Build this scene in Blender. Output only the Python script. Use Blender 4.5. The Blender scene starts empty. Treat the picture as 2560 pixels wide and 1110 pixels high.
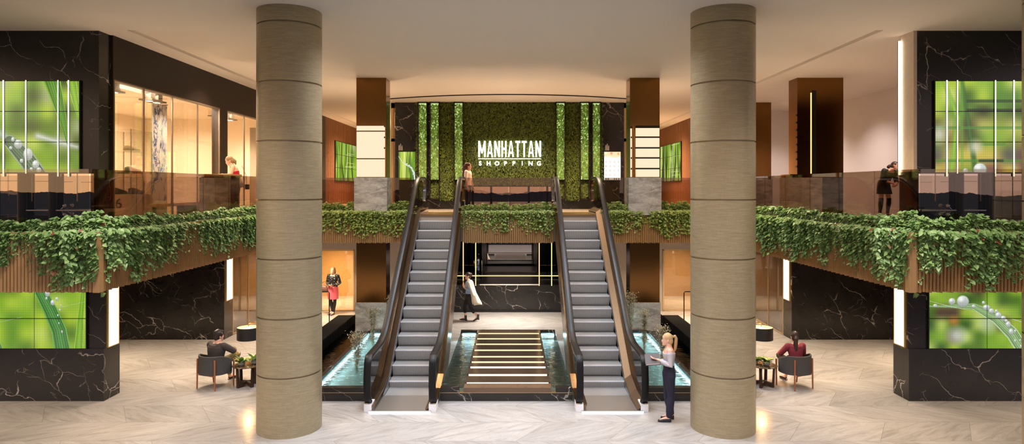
import bpy, bmesh, math, random
import numpy as np
from mathutils import Vector, Matrix, Euler
R = math.radians
C = bpy.context.scene.collection
rng = random.Random(7)
H = 4.5            # camera height
ZU = 3.69          # upper floor level
ZS = 2.88          # underside of the balcony slab
ZC = 7.80          # ceiling

class MB:
    """collects shapes into one mesh"""
    def __init__(s): s.v = []; s.f = []; s.uv = None
    def add(s, vs, fs):
        b = len(s.v); s.v += [tuple(p) for p in vs]; s.f += [tuple(b + i for i in f) for f in fs]; return s
    def box(s, x0, x1, y0, y1, z0, z1):
        return s.add([(x0,y0,z0),(x1,y0,z0),(x1,y1,z0),(x0,y1,z0),(x0,y0,z1),(x1,y0,z1),(x1,y1,z1),(x0,y1,z1)],
                     [(0,3,2,1),(4,5,6,7),(0,1,5,4),(1,2,6,5),(2,3,7,6),(3,0,4,7)])
    def loft(s, rings, cap=True, closed=True):
        n = len(rings[0]); b = len(s.v)
        for r in rings: s.v += [tuple(p) for p in r]
        for i in range(len(rings) - 1):
            for j in range(n if closed else n - 1):
                k = (j + 1) % n
                s.f.append((b+i*n+j, b+i*n+k, b+(i+1)*n+k, b+(i+1)*n+j))
        if cap:
            s.f.append(tuple(b + j for j in reversed(range(n))))
            s.f.append(tuple(b + (len(rings)-1)*n + j for j in range(n)))
        return s
    def prism(s, pts, axis, a0, a1):
        """pts 2D polygon; axis 0: pts=(y,z) swept along x; 1: (x,z) along y; 2: (x,y) along z"""
        def q(p, a): return (a,p[0],p[1]) if axis == 0 else (p[0],a,p[1]) if axis == 1 else (p[0],p[1],a)
        return s.loft([[q(p,a0) for p in pts],[q(p,a1) for p in pts]])
    def tube(s, pts, r, n=8, cap=True):
        pts = [Vector(p) for p in pts]; rings = []
        rr = r if isinstance(r, (list, tuple)) else [r]*len(pts)
        up = None
        for i, p in enumerate(pts):
            t = (pts[min(i+1,len(pts)-1)] - pts[max(i-1,0)]).normalized()
            if up is None:
                up = Vector((0,0,1)) if abs(t.z) < .9 else Vector((1,0,0))
            a = t.cross(up)
            if a.length < 1e-4: a = t.cross(Vector((0,1,0)))
            a.normalize(); b = a.cross(t).normalized(); up = b
            rings.append([p + (a*math.cos(k*2*math.pi/n) + b*math.sin(k*2*math.pi/n))*rr[i] for k in range(n)])
        return s.loft(rings, cap)
    def lathe(s, prof, cx=0, cy=0, n=32, cap=True):
        return s.loft([[(cx+r*math.cos(k*2*math.pi/n), cy+r*math.sin(k*2*math.pi/n), z) for k in range(n)] for r, z in prof], cap)
    def ball(s, c, rx, ry=None, rz=None, n=12, m=8):
        ry = rx if ry is None else ry; rz = rx if rz is None else rz
        rings = []
        for i in range(m+1):
            a = -math.pi/2 + math.pi*i/m; a = max(min(a, 1.54), -1.54)
            rings.append([(c[0]+rx*math.cos(a)*math.cos(k*2*math.pi/n), c[1]+ry*math.cos(a)*math.sin(k*2*math.pi/n), c[2]+rz*math.sin(a)) for k in range(n)])
        return s.loft(rings)
    def build(s, name, m, parent=None, smooth=False, bevel=0, world=True, mods=None):
        me = bpy.data.meshes.new(name)
        vs = s.v
        if parent is not None and world:
            L = ROOT_LOC(parent); vs = [(p[0]-L[0], p[1]-L[1], p[2]-L[2]) for p in s.v]
        me.from_pydata(vs, [], s.f); me.update()
        bm = bmesh.new(); bm.from_mesh(me); bmesh.ops.recalc_face_normals(bm, faces=bm.faces); bm.to_mesh(me); bm.free()
        if s.uv:
            lay = me.uv_layers.new(name='UVMap')
            for lp in me.loops: lay.data[lp.index].uv = s.uv(Vector(s.v[lp.vertex_index]))
        if smooth:
            me.polygons.foreach_set('use_smooth', [True]*len(me.polygons))
            try: me.set_sharp_from_angle(angle=R(smooth if smooth is not True else 40))
            except Exception: pass
        o = bpy.data.objects.new(name, me); C.objects.link(o)
        if m is not None: me.materials.append(m)
        if parent is not None: o.parent = parent
        if bevel:
            b = o.modifiers.new('bevel', 'BEVEL'); b.width = bevel; b.segments = 2; b.limit_method = 'ANGLE'
        return o
def ROOT_LOC(o):
    while o.parent is not None: o = o.parent
    return o.location
def tag(o, label=None, cat=None, group=None, kind=None):
    if label: o['label'] = label
    if cat: o['category'] = cat
    if group: o['group'] = group
    if kind: o['kind'] = kind
    return o
def thing(name, label, cat, loc=(0,0,0), group=None, rz=0, kind=None):
    o = bpy.data.objects.new(name, None); C.objects.link(o); o.location = loc; o.rotation_euler = (0,0,rz)
    o.empty_display_size = .2
    return tag(o, label, cat, group, kind)
def struct(name, mb, m, label=None, **k):
    o = mb.build(name, m, **k); o['kind'] = 'structure'
    if label: o['label'] = label
    return o
def copy_tree(o, parent=None):
    c = o.copy(); C.objects.link(c); c.parent = parent
    for ch in [q for q in o.children]: copy_tree(ch, c)
    return c
def B(*a): return MB().box(*a)

# ------------------------------------------------------------------ materials
def srgb(r, g, b):
    f = lambda c: ((c/255+.055)/1.055)**2.4 if c > 10 else c/255/12.92
    return (f(r), f(g), f(b), 1)
class N:
    """tiny node helper"""
    def __init__(s, name):
        s.m = bpy.data.materials.new(name); s.m.use_nodes = True
        s.t = s.m.node_tree; s.t.nodes.clear(); s.out = s.t.nodes.new('ShaderNodeOutputMaterial')
    def n(s, typ, ins=None, **kw):
        x = s.t.nodes.new('ShaderNode' + typ)
        for k, v in kw.items(): setattr(x, k, v)
        for k, v in (ins or {}).items():
            if isinstance(v, bpy.types.NodeSocket): s.t.links.new(v, x.inputs[k])
            else: x.inputs[k].default_value = v
        return x
    def math(s, op, a, b=0.0, c=None):
        d = {0: a, 1: b}
        if c is not None: d[2] = c
        return s.n('Math', d, operation=op).outputs[0]
    def mix(s, f, a, b):
        x = s.t.nodes.new('ShaderNodeMix'); x.data_type = 'RGBA'
        for i, v in ((0, f), (6, a), (7, b)):
            if isinstance(v, bpy.types.NodeSocket): s.t.links.new(v, x.inputs[i])
            else: x.inputs[i].default_value = v
        return x.outputs[2]
    def ramp(s, f, stops):
        x = s.n('ValToRGB', {0: f}); e = x.color_ramp.elements
        while len(e) < len(stops): e.new(.5)
        for q, (p, c) in zip(e, stops): q.position = p; q.color = c if len(c) == 4 else (*c, 1)
        return x.outputs[0]
    def obj(s, scale=(1,1,1), rot=(0,0,0), loc=(0,0,0)):
        tc = s.n('TexCoord'); return s.n('Mapping', {0: tc.outputs['Object'], 'Scale': scale, 'Rotation': rot, 'Location': loc}).outputs[0]
    def noise(s, vec, scale, detail=4, rough=.5, dist=0):
        return s.n('TexNoise', {'Vector': vec, 'Scale': scale, 'Detail': detail, 'Roughness': rough, 'Distortion': dist}).outputs[0]
    def bump(s, h, strength=.3, dist=.01):
        return s.n('Bump', {'Height': h, 'Strength': strength, 'Distance': dist}).outputs[0]
    def pbr(s, **k):
        names = dict(col='Base Color', rough='Roughness', metal='Metallic', spec='Specular IOR Level', normal='Normal', emit='Emission Color', es='Emission Strength', trans='Transmission Weight', ior='IOR', sheen='Sheen Weight', coat='Coat Weight', aniso='Anisotropic', alpha='Alpha')
        x = s.n('BsdfPrincipled', {names[a]: v for a, v in k.items()})
        s.t.links.new(x.outputs[0], s.out.inputs[0]); return x
    def surf(s, sh): s.t.links.new(sh, s.out.inputs[0]); return s.m
MATS = {}
def M(name, rgb=None, rough=.5, metal=0, noise=None, bump=0, **k):
    """cached plain material with a little procedural variation"""
    if name in MATS: return MATS[name]
    n = N(name); c = srgb(*rgb)
    sc, am = noise or (9, .12)
    f = n.noise(n.obj(), sc)
    col = n.mix(f, tuple(x*(1-am) for x in c[:3]) + (1,), tuple(min(1, x*(1+am)) for x in c[:3]) + (1,))
    kw = dict(col=col, rough=rough, metal=metal, **k)
    if bump: kw['normal'] = n.bump(n.noise(n.obj(), sc*6), bump, .004)
    n.pbr(**kw); MATS[name] = n.m; return n.m
EMK = .62          # emitters are set against the exposure
def EM(name, rgb, strength):
    if name in MATS: return MATS[name]
    n = N(name); e = n.n('Emission', {0: srgb(*rgb), 1: strength*EMK}); n.surf(e.outputs[0]); MATS[name] = n.m; return n.m

def marble_dark():
    n = N('dark_veined_marble'); v = n.obj(rot=(.25,.85,.3))
    warp = n.n('TexNoise', {'Vector': v, 'Scale': 1.1, 'Detail': 5.0}).outputs[1]
    vv = n.n('VectorMath', {0: v, 1: n.n('VectorMath', {0: warp, 3: .9}, operation='SCALE').outputs[0]}, operation='ADD').outputs[0]
    vs = n.n('Mapping', {0: vv, 'Scale': (1.5, .9, .55)}).outputs[0]
    d = n.n('TexVoronoi', {'Vector': vs, 'Scale': 1.15}, feature='DISTANCE_TO_EDGE').outputs[0]
    vein = n.ramp(d, [(0, (1,1,1)), (.004, (.55,.55,.55)), (.009, (0,0,0))])
    mask = n.ramp(n.noise(n.obj(loc=(3,1,5)), 1.5, 2), [(.44, (0,0,0)), (.56, (1,1,1))])
    d2 = n.n('TexVoronoi', {'Vector': vv, 'Scale': 2.3}, feature='DISTANCE_TO_EDGE').outputs[0]
    vein2 = n.ramp(d2, [(0, (.5,.5,.5)), (.009, (0,0,0))])
    m2 = n.ramp(n.noise(n.obj(loc=(8,1,2)), 2.0, 2), [(.56, (0,0,0)), (.64, (1,1,1))])
    a = n.math('MAXIMUM', n.math('MULTIPLY', vein, mask), n.math('MULTIPLY', vein2, m2))
    base = n.mix(n.noise(v, 2.5), srgb(24,22,21), srgb(40,37,34))
    n.pbr(col=n.mix(n.math('MULTIPLY', a, .75), base, srgb(206,198,188)), rough=.24, spec=.45); return n.m
def marble_grey():
    n = N('grey_veined_marble'); v = n.obj(rot=(.4,.8,.3), scale=(1,1,2.6))
    f = n.noise(v, 1.6, 9, .62, 1.4); g = n.noise(v, 7, 8, .6, .8)
    base = n.ramp(f, [(.3, srgb(118,114,108)), (.5, srgb(168,164,157)), (.7, srgb(196,192,184))])
    dk = n.ramp(n.math('ABSOLUTE', n.math('SUBTRACT', g, .5)), [(0, (1,1,1)), (.035, (0,0,0))])
    n.pbr(col=n.mix(n.math('MULTIPLY', dk, .35), base, srgb(92,88,82)), rough=.25); return n.m
def floor_marble():
    n = N('pale_marble_floor_tiles'); tc = n.n('TexCoord').outputs['Object']
    s = n.n('SeparateXYZ', {0: tc}); x, y = s.outputs[0], s.outputs[1]
    row = .935
    ty = n.math('DIVIDE', n.math('ADD', y, 20.0+.27), row); fr = n.math('FRACT', ty); ir = n.math('FLOOR', ty)
    par = n.math('MODULO', ir, 2.0); sgn = n.math('SUBTRACT', n.math('MULTIPLY', par, 2.0), 1.0)
    # tiles slant one way in one row and the other way in the next
    u = n.math('DIVIDE', n.math('ADD', n.math('ADD', x, 40.0), n.math('MULTIPLY', n.math('MULTIPLY', n.math('SUBTRACT', fr, .5), sgn), .62)), 1.62)
    fu = n.math('FRACT', u); iu = n.math('FLOOR', u)
    eu = n.math('MULTIPLY', n.math('MINIMUM', fu, n.math('SUBTRACT', 1.0, fu)), 1.62)
    ey = n.math('MULTIPLY', n.math('MINIMUM', fr, n.math('SUBTRACT', 1.0, fr)), row)
    e = n.math('MINIMUM', eu, ey)
    grout = n.ramp(e, [(0, (1,1,1)), (.0035, (1,1,1)), (.006, (0,0,0))])
    idv = n.n('CombineXYZ', {0: iu, 1: ir, 2: 0.0}).outputs[0]
    wn = n.n('TexWhiteNoise', {'Vector': idv}, noise_dimensions='3D')
    # vein direction alternates with the row
    ang = n.math('MULTIPLY', sgn, .55)
    rv = n.n('VectorRotate', {'Vector': tc, 'Angle': ang}, rotation_type='Z_AXIS').outputs[0]
    off = n.n('VectorMath', {0: wn.outputs[1], 3: 9.0}, operation='SCALE').outputs[0]
    vv = n.n('VectorMath', {0: rv, 1: off}, operation='ADD').outputs[0]
    st = n.n('Mapping', {0: vv, 'Scale': (.55, 3.2, 1)}).outputs[0]
    f = n.noise(st, 1.5, 9, .6, 1.3)
    base = n.ramp(f, [(.28, srgb(148,144,140)), (.45, srgb(169,166,162)), (.68, srgb(182,179,176))])
    g = n.noise(st, 2.2, 7, .55, 1.8)
    vein = n.ramp(n.math('ABSOLUTE', n.math('SUBTRACT', g, .52)), [(0, (1,1,1)), (.022, (0,0,0))])
    col = n.mix(n.math('MULTIPLY', vein, .26), base, srgb(118,108,98))
    tone = n.math('ADD', .9, n.math('MULTIPLY', wn.outputs[0], .14))
    col = n.n('VectorMath', {0: col, 3: tone}, operation='SCALE').outputs[0]
    col = n.mix(n.math('MULTIPLY', grout, .55), col, srgb(120,108,95))
    rgh = n.math('ADD', .13, n.math('MULTIPLY', n.noise(tc, 2.0, 3), .12))
    n.pbr(col=col, rough=rgh, spec=.5); return n.m
def wood_slats(name, a, b):
    n = N(name); v = n.obj(scale=(14,14,1.2))
    f = n.noise(v, 2.2, 6, .6, .4)
    n.pbr(col=n.mix(f, srgb(*a), srgb(*b)), rough=.5, normal=n.bump(f, .15, .003)); return n.m
def column_bronze():
    n = N('brushed_bronze_cladding')
    f = n.noise(n.obj(scale=(2.2,2.2,70)), 2.0, 6, .6); g = n.noise(n.obj(scale=(50,50,4)), 3, 3)
    h = n.math('ADD', n.math('MULTIPLY', f, .75), n.math('MULTIPLY', g, .25))
    col = n.ramp(h, [(.25, srgb(134,121,94)), (.5, srgb(162,149,119)), (.75, srgb(188,174,144))])
    n.pbr(col=col, metal=.3, rough=n.math('ADD', .30, n.math('MULTIPLY', f, .16)), normal=n.bump(h, .12, .002)); return n.m
def tinted_glass(name, tint, refl, rough=.0, mirror=(1,1,1,1), fk=.8):
    n = N(name)
    t = n.n('BsdfTransparent', {0: (*tint, 1)}); g = n.n('BsdfGlossy', {0: mirror, 'Roughness': rough})
    fr = n.n('Fresnel', {'IOR': 1.5}); f = n.math('MINIMUM', n.math('ADD', n.math('MULTIPLY', fr.outputs[0], fk), refl), 1.0)
    x = n.n('MixShader', {0: f, 1: t.outputs[0], 2: g.outputs[0]}); return n.surf(x.outputs[0])
def water_mat(name='pool_water', tint=(.74,.86,.86), sc=2.6):
    n = N(name)
    v = n.obj(scale=(1.0,1.9,1))
    a = n.noise(v, sc, 3, .5, .6); b = n.noise(v, sc*2.7, 2, .5, .3)
    nm = n.bump(n.math('ADD', a, n.math('MULTIPLY', b, .45)), .22, .05)
    t = n.n('BsdfTransparent', {0: (*tint, 1)}); g = n.n('BsdfGlossy', {0: (1,1,1,1), 'Roughness': .03, 'Normal': nm})
    fr = n.n('Fresnel', {'IOR': 1.33, 'Normal': nm}); f = n.math('MINIMUM', n.math('ADD', n.math('MULTIPLY', fr.outputs[0], .8), .03), 1.0)
    x = n.n('MixShader', {0: f, 1: t.outputs[0], 2: g.outputs[0]}); return n.surf(x.outputs[0])
def plaster(name, rgb, rough=.8):
    n = N(name); f = n.noise(n.obj(), 40, 3)
    c = srgb(*rgb); col = n.mix(n.noise(n.obj(), .7, 3), tuple(q*.96 for q in c[:3])+(1,), c)
    n.pbr(col=col, rough=rough, normal=n.bump(f, .06, .002), spec=.3); return n.m

m_dark = marble_dark(); m_grey = marble_grey(); m_floor = floor_marble()
m_slat = wood_slats('oak_slats', (138,102,60), (182,143,94)); m_wood2 = wood_slats('walnut_wall_slats', (96,58,34), (138,90,56))
m_board = wood_slats('pale_oak_board', (150,114,72), (176,138,92))
m_bronze = column_bronze()
m_rail_glass = tinted_glass('bronze_tinted_glass', (.62,.52,.45), .05, fk=.3)
m_rail_front = tinted_glass('mirror_bronze_glass', (.80,.75,.70), .04, fk=.5)
m_rail_rear = tinted_glass('half_mirror_bronze_glass', (.66,.56,.49), .03, fk=.25)
m_shop_glass = tinted_glass('clear_shop_glass', (.97,.96,.94), .0, fk=.35)
m_door_glass = tinted_glass('dark_reflective_door_glass', (.10,.10,.10), .8)
m_water = water_mat()
m_ceil = plaster('ceiling_plaster', (208,198,186)); m_white = plaster('white_plaster', (226,218,212)); m_greywall = plaster('warm_grey_plaster', (164,154,144))
m_cream = plaster('cream_shop_plaster', (240,222,194)); m_brownwall = plaster('dark_brown_panel', (36,26,20), .5)
m_copper = M('polished_copper_mirror', (130,92,50), .15, 1, noise=(3,.05))
m_black = M('black_lacquer', (12,12,13), .3); m_blackmetal = M('black_metal', (18,17,17), .35, .6)
m_rubber = M('black_handrail_rubber', (7,7,9), .42, 0, spec=.28)
m_steel = M('brushed_steel', (176,178,184), .28, 1, noise=(60,.2)); m_bsteel = M('bronze_steel', (150,124,92), .22, 1, noise=(30,.12))
m_chrome = M('chrome', (210,210,212), .12, 1)

def lamp(name, kind, loc, energy, rgb=(255,214,166), rot=(0,0,0), size=1, sizey=None, spot=70, blend=.6, spread=None):
    l = bpy.data.lights.new(name, kind); l.energy = energy; l.color = srgb(*rgb)[:3]
    if kind == 'AREA':
        l.size = size
        if sizey: l.shape = 'RECTANGLE'; l.size_y = sizey
        l.spread = R(spread or 115)
    elif kind == 'SPOT': l.spot_size = R(spot); l.spot_blend = blend; l.shadow_soft_size = size
    else: l.shadow_soft_size = size
    o = bpy.data.objects.new(name, l); C.objects.link(o); o.location = loc; o.rotation_euler = rot; return o
# ------------------------------------------------------------------ setting
floor = struct('floor', B(-14.2,14.2,4.0,30,-.12,0), m_floor)
m_ufloor = M('upper_marble_floor', (176,160,142), .18, noise=(2,.12))
# upper storey slabs: one U-shaped floor
uf = MB(); uf.box(-14.2,-6.5,10.35,38.5,ZS,ZU); uf.box(6.5,14.2,10.35,38.5,ZS,ZU)
uf.box(-6.5,6.5,19.62,38.5,ZS,ZU)
for x0, x1 in ((-6.5,-2.92),(-1.36,1.36),(2.92,6.5)): uf.box(x0,x1,19.45,19.62,ZS,ZU)
struct('floor.001', uf, m_ufloor)
# ceiling, with two long light slots cut as recesses and the arched drop near the back
ce = MB()
SL = [(-7.93,-7.77),(7.73,7.89)]
xs = [-14.2, -7.93, -7.77, 7.73, 7.89, 14.2]
for i in range(5):
    if i in (1, 3):
        ce.box(xs[i],xs[i+1],2.0,13.55,ZC,ZC+.2); ce.box(xs[i],xs[i+1],13.55,36.0,ZC+.12,ZC+.2); ce.box(xs[i],xs[i+1],36.0,38.5,ZC,ZC+.2)
    else: ce.box(xs[i],xs[i+1],2.0,38.5,ZC,ZC+.2)
struct('ceiling', ce, m_ceil)
for k,(a,b) in enumerate(SL):
    o = tag(B(a+.005,b-.005,13.56,35.9,ZC+.09,ZC+.11).build('ceiling_light_slot', EM('slot_light', (255,214,168), .75)), 'long recessed light slot in the ceiling on the %s' % ('left','right')[k], 'light', 'long ceiling light slots')
# arched ceiling joint over the landing
arc = MB(); pts = []
for k in range(33):
    t = -1 + k/16; pts.append((t*4.45, 22.75 + 1.15*t*t))
arc.loft([[(x,y-.02,ZC),(x,y+.02,ZC),(x,y+.02,ZC-.035),(x,y-.02,ZC-.035)] for x, y in pts])
struct('trim_1', arc, m_black, 'thin dark arched joint in the ceiling over the landing')
# ---- front marble blocks (left and right), both storeys
def wall(name, m, *bx): return struct(name, B(*bx), m)
for s, side in ((-1,'left'),(1,'right')):
    X = lambda a, b: (a, b) if s > 0 else (-b, -a)
    nm = 'wall_front_' + side
    w = MB(); x0, x1 = X(8.5, 14.2)
    w.box(x0,x1,13.68,14.24,0,1.10)
    w.box(x0,x1,13.72,14.20,1.10,ZS)
    struct(nm, w, m_dark)
    w = MB(); x0, x1 = X(8.55, 14.2); w.box(x0 if s<0 else 8.625,x1,13.6,14.0 if s<0 else 13.95,ZU,ZC); struct(nm+'_upper', w, m_dark)
    # recess end wall of ground floor
    x0, x1 = X(8.42, 14.2); w = MB(); w.box(x0,x1,19.23,19.8,0,1.12); w.box(x0,x1,19.23,19.76,1.12,ZS); struct('wall_recess_'+side, w, m_dark)
    x0, x1 = X(14.0, 14.2); struct('wall_outer_'+side, B(x0,x1,13.6,38.5,0,ZC), m_greywall)
    # storefront room ground, beside
    x0, x1 = X(12.6, 12.75); struct('wall_store_'+side, B(x0,x1,19.85,27,0,ZS), m_greywall)
    # ground rear wall pieces at d 23.7 (shop opening from 5.65 to 8.45)
    w = MB(); x0, x1 = X(5.62, 8.46); w.box(x0,x1,23.7,23.85,2.26,ZS)
    x0, x1 = X(3.3, 5.62); w.box(x0,x1,23.7,23.85,0,ZS)
    struct('wall_rear_'+side, w, m_greywall)
    x0, x1 = X(8.46, 12.6); struct('wall_store_divider_'+side, B(x0,x1,23.7,23.85,0,ZS), m_greywall)
    # bright shop behind
    w = MB(); x0, x1 = X(4.2, 12.6); w.box(x0,x1,27.0,27.1,0,ZS); xa, xb = X(4.2,4.3); w.box(xa,xb,23.85,27,0,ZS)
    struct('wall_shop_'+side, w, M('ochre_shop_plaster', (206,166,108), .7) if s<0 else M('tan_shop_plaster', (178,146,108), .7))
# ground floor centre rear: low marble wall, mirrors, ledge
struct('wall_rear_marble', B(-3.3,3.3,23.5,23.75,0,.98), m_dark)
struct('trim_2', B(-1.05,1.12,23.47,23.62,.98,1.0), M('white_ledge', (226,220,210), .3), 'white stone ledge on top of the low marble wall')
m_dmirror = N('dark_mirror'); 
_g = m_dmirror.n('BsdfGlossy', {0: (.24,.23,.22,1), 'Roughness': .02}); m_dmirror = m_dmirror.surf(_g.outputs[0])
w = MB(); w.box(-3.3,-1.03,25.0,25.1,.98,ZS); w.box(1.10,3.3,25.0,25.1,.98,ZS); struct('wall_mirror_side', w, m_dmirror)
w = MB(); w.box(-1.06,1.12,27.6,27.7,.9,ZS); struct('wall_mirror_niche', w, m_dmirror)
w = MB(); w.box(-1.1,-1.05,25.0,27.6,.9,ZS); w.box(1.12,1.17,25.0,27.6,.9,ZS); w.box(-1.1,1.17,25.0,27.6,.86,.9); struct('wall_niche_return', w, m_black)
w = MB(); w.box(-3.3,3.3,23.75,25.0,.9,.97); w.box(-3.3,-3.25,23.75,25,.97,ZS); w.box(3.25,3.3,23.75,25,.97,ZS); struct('wall_niche_base', w, m_black)
struct('trim_7', B(-1.05,1.12,27.52,27.6,.90,.95), M('white_ledge', (226,220,210), .3), 'white stone sill below the far mirror of the niche')
struct('baseboard_rear', B(-3.3,3.3,23.47,23.5,0,.09), m_black)
# ---- upper storey left shop wall with window openings
w = MB(); zt = 6.855; zb = ZU+.02
w.box(-8.75,-8.5,14.0,30.0,zt,ZC)
for a, b in ((14.0-.0,14.02),(19.15,19.62),(22.9,30.0)): w.box(-8.75,-8.5,a,b,ZU,zt)
struct('wall_left', w, m_brownwall)
w = MB(); w.box(-13.0,-12.9,14.0,23.0,ZU,ZC); w.box(-12.9,-8.75,23.0,23.1,ZU,ZC); struct('wall_shop_interior', w, m_cream)
w = MB(); w.box(-12.9,-8.75,14.02,23.0,6.95,7.05); struct('ceiling.001', w, m_cream)
struct('wall_shop_front', B(-12.9,-8.76,14.0,14.06,ZU,6.95), m_cream)
# wood side walls far back
for s, side in ((-1,'left'),(1,'right')):
    w = MB(); x = 8.5*s; nn = 46; ys = [30.0 + 8.3*k/nn for k in range(nn+1)]
    for k in range(nn):
        a, b = sorted((x, x+.06*s)); w.box(a,b,ys[k],ys[k]+.12,ZU,ZC)
    a, b = sorted((x+.06*s, x+.2*s)); w.box(a,b,30.0 if s < 0 else 30,38.5,ZU,ZC)
    struct('wall_wood_'+side, w, m_wood2)
for a,b,k in ((-14.2,-4.4,"left"),(4.5,14.2,"right")): struct("wall_rear_upper_"+k, B(a,b,38.3,38.5,ZU,ZC), m_cream)
for a,b,k in ((-4.4,-4.3,"left"),(4.4,4.5,"right")): struct("wall_corridor_"+k, B(a,b,25.5,38.4,ZU,ZC), m_cream)
# right upper side: white walls
w = MB(); w.box(12.7,12.85,13.95,28.0,ZU,ZC); struct('wall_right', w, m_white)
w = MB(); w.box(8.7,12.7,27.8,28.0,ZU,ZC); struct('wall_right_rear', w, m_white)
w = MB(); w.box(8.55,8.62,13.6,14.05,4.84,ZC); struct('trim_3', w, M('cream_plaster_reveal', (206,188,168), .6), 'cream plaster end of the right marble wall')
w = MB(); w.box(8.53,8.62,13.59,14.07,ZU,4.84); struct('trim_4', w, m_black, 'black foot of the right marble wall')
# green-wall core: dark marble rear wall in the centre
w = MB()
w.box(-4.40,4.44,25.0,25.5,4.62,ZC); w.box(-4.40,-1.78,25.0,25.5,ZU,4.62); w.box(1.72,4.44,25.0,25.5,ZU,4.62)
struct('wall_rear_green', w, m_dark)
# glazed corridor frames beside the green-wall core
for s in (-1, 1):
    t = MB(); a = 4.46*s
    for y in (25.1, 27.4): 
        p, q = sorted((a, a+.1*s)); t.box(p,q,y,y+.14,ZU,ZC)
    p, q = sorted((a, a+.1*s)); t.box(p,q,25.1,27.5,6.3,6.42); t.box(p,q,25.1,27.5,ZC-.2,ZC)
    struct('trim_%d' % (5 if s < 0 else 6), t, M('champagne_frame', (196,166,124), .35, .4), 'champagne metal glazing frame beside the dark rear wall')
# ------------------------------------------------------------------ round columns
BANDS = [1.079, 2.138, 3.21, 4.285, 5.35, 6.425, 7.5]
def column(x, y, label):
    prof = [(.586, 0)]
    for z in BANDS: prof += [(.586, z-.015), (.556, z-.013), (.556, z+.013), (.586, z+.015)]
    prof += [(.586, ZC)]
    o = MB().lathe([(r, z) for r, z in prof], n=96).build('round_column', m_bronze, smooth=30)
    o.location = (x, y, 0)
    tag(o, label, 'column', 'bronze clad round columns', 'thing'); return o
column(-4.06, 12.18, 'tall round bronze-clad column standing left of the left escalator')
column(4.08, 12.18, 'tall round bronze-clad column standing right of the right escalator')
column(8.99, 10.33, 'round bronze-clad column cut off by the right edge of the picture')

# ------------------------------------------------------------------ slatted balcony planters
def slat_run(mb, p0, p1, out, z0, z1, pitch=.056):
    """saw-tooth slats along p0->p1 (2D), protruding towards out (2D unit)"""
    L = math.hypot(p1[0]-p0[0], p1[1]-p0[1]); n = max(2, round(L/pitch)); u = ((p1[0]-p0[0])/L, (p1[1]-p0[1])/L)
    for k in range(n):
        a, b = k*L/n, (k+.62)*L/n
        q = lambda t, d: (p0[0]+u[0]*t+out[0]*d, p0[1]+u[1]*t+out[1]*d)
        dz = .012*((k*7) % 3)/2
        mb.prism([q(a,-.0), q(a,.045), q(b,.03), q(b,0)], 2, z0-dz, z1)
    q = lambda t, d: (p0[0]+u[0]*t+out[0]*d, p0[1]+u[1]*t+out[1]*d)
    mb.prism([q(0,0), q(L,0), q(L,-.05), q(0,-.05)], 2, z0, z1)
ZF0, ZF1 = 2.86, 3.80
m_soil = M('dark_soil', (40,30,22), .9)
def planter(label, p0, p1, out, posts=(), loc=None):
    t = thing('balcony_planter', label, 'planter', (p0[0], p0[1], ZS), 'slatted oak planters along the balcony edge')
    mb = MB(); slat_run(mb, p0, p1, out, ZF0, ZF1); mb.build('slat_cladding', m_slat, t)
    L = math.hypot(p1[0]-p0[0], p1[1]-p0[1]); u = ((p1[0]-p0[0])/L, (p1[1]-p0[1])/L)
    q = lambda s, d: (p0[0]+u[0]*s+out[0]*d, p0[1]+u[1]*s+out[1]*d)
    MB().prism([q(0,-.055), q(L,-.055), q(L,-.34), q(0,-.34)], 2, ZU+.005, ZF1-.06).build('soil_bed', m_soil, t)
    MB().prism([q(0,-.34), q(L,-.34), q(L,-.36), q(0,-.36)], 2, ZU+.005, ZF1).build('trough_back', m_blackmetal, t)
    for s0, s1 in posts:
        MB().prism([q(s0,0), q(s0,.055), q(s1,.055), q(s1,0)], 2, ZF0-.01, ZF1).build('corner_board', m_board, t)
    return t
FX, FY, RY = 6.43, 10.25, 19.42
planter('slatted oak planter box along the front of the left balcony', (-13.5,FY), (-FX-.0,FY), (0,-1), posts=[(7.02,7.126)])
planter('slatted oak planter box along the front of the right balcony', (FX+.0,FY), (13.5,FY), (0,-1), posts=[(-.056,.05)])
planter('slatted oak planter box along the inner side of the left balcony', (-FX,FY), (-FX,RY), (1,0), posts=[(0,.06)])
planter('slatted oak planter box along the inner side of the right balcony', (FX,FY), (FX,RY), (-1,0), posts=[(0,.06)])
planter('slatted oak planter box on the rear balcony left of the left escalator', (-FX,RY), (-2.92,RY), (0,-1))
planter('short slatted oak planter box on the rear balcony between the two escalators', (-1.34,RY), (1.36,RY), (0,-1))
planter('slatted oak planter box on the rear balcony right of the right escalator', (2.92,RY), (FX,RY), (0,-1))

# ------------------------------------------------------------------ glass balustrades
ZG = 4.812
def balustrade(label, p0, p1, n, zt=ZG, m=None):
    t = thing('glass_balustrade', label, 'railing', (p0[0],p0[1],ZU), 'bronze tinted glass balustrades')
    L = math.hypot(p1[0]-p0[0], p1[1]-p0[1]); u = ((p1[0]-p0[0])/L, (p1[1]-p0[1])/L); v = (-u[1]*.008, u[0]*.008)
    for k in range(n):
        a, b = k*L/n+.006, (k+1)*L/n-.006
        q = lambda s, d: (p0[0]+u[0]*s+v[0]*d, p0[1]+u[1]*s+v[1]*d)
        MB().prism([q(a,-1),q(b,-1),q(b,1),q(a,1)], 2, ZU+.06, zt).build('glass_panel', m or m_rail_glass, t)
    q = lambda s, d: (p0[0]+u[0]*s+v[0]*d*3, p0[1]+u[1]*s+v[1]*d*3)
    MB().prism([q(0,-1),q(L,-1),q(L,1),q(0,1)], 2, ZU+.003, ZU+.075).build('base_channel', m_blackmetal, t)
    return t
balustrade('bronze tinted glass balustrade along the front of the left balcony', (-13.5,10.65), (-6.83,10.65), 5, m=m_rail_front)
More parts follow.
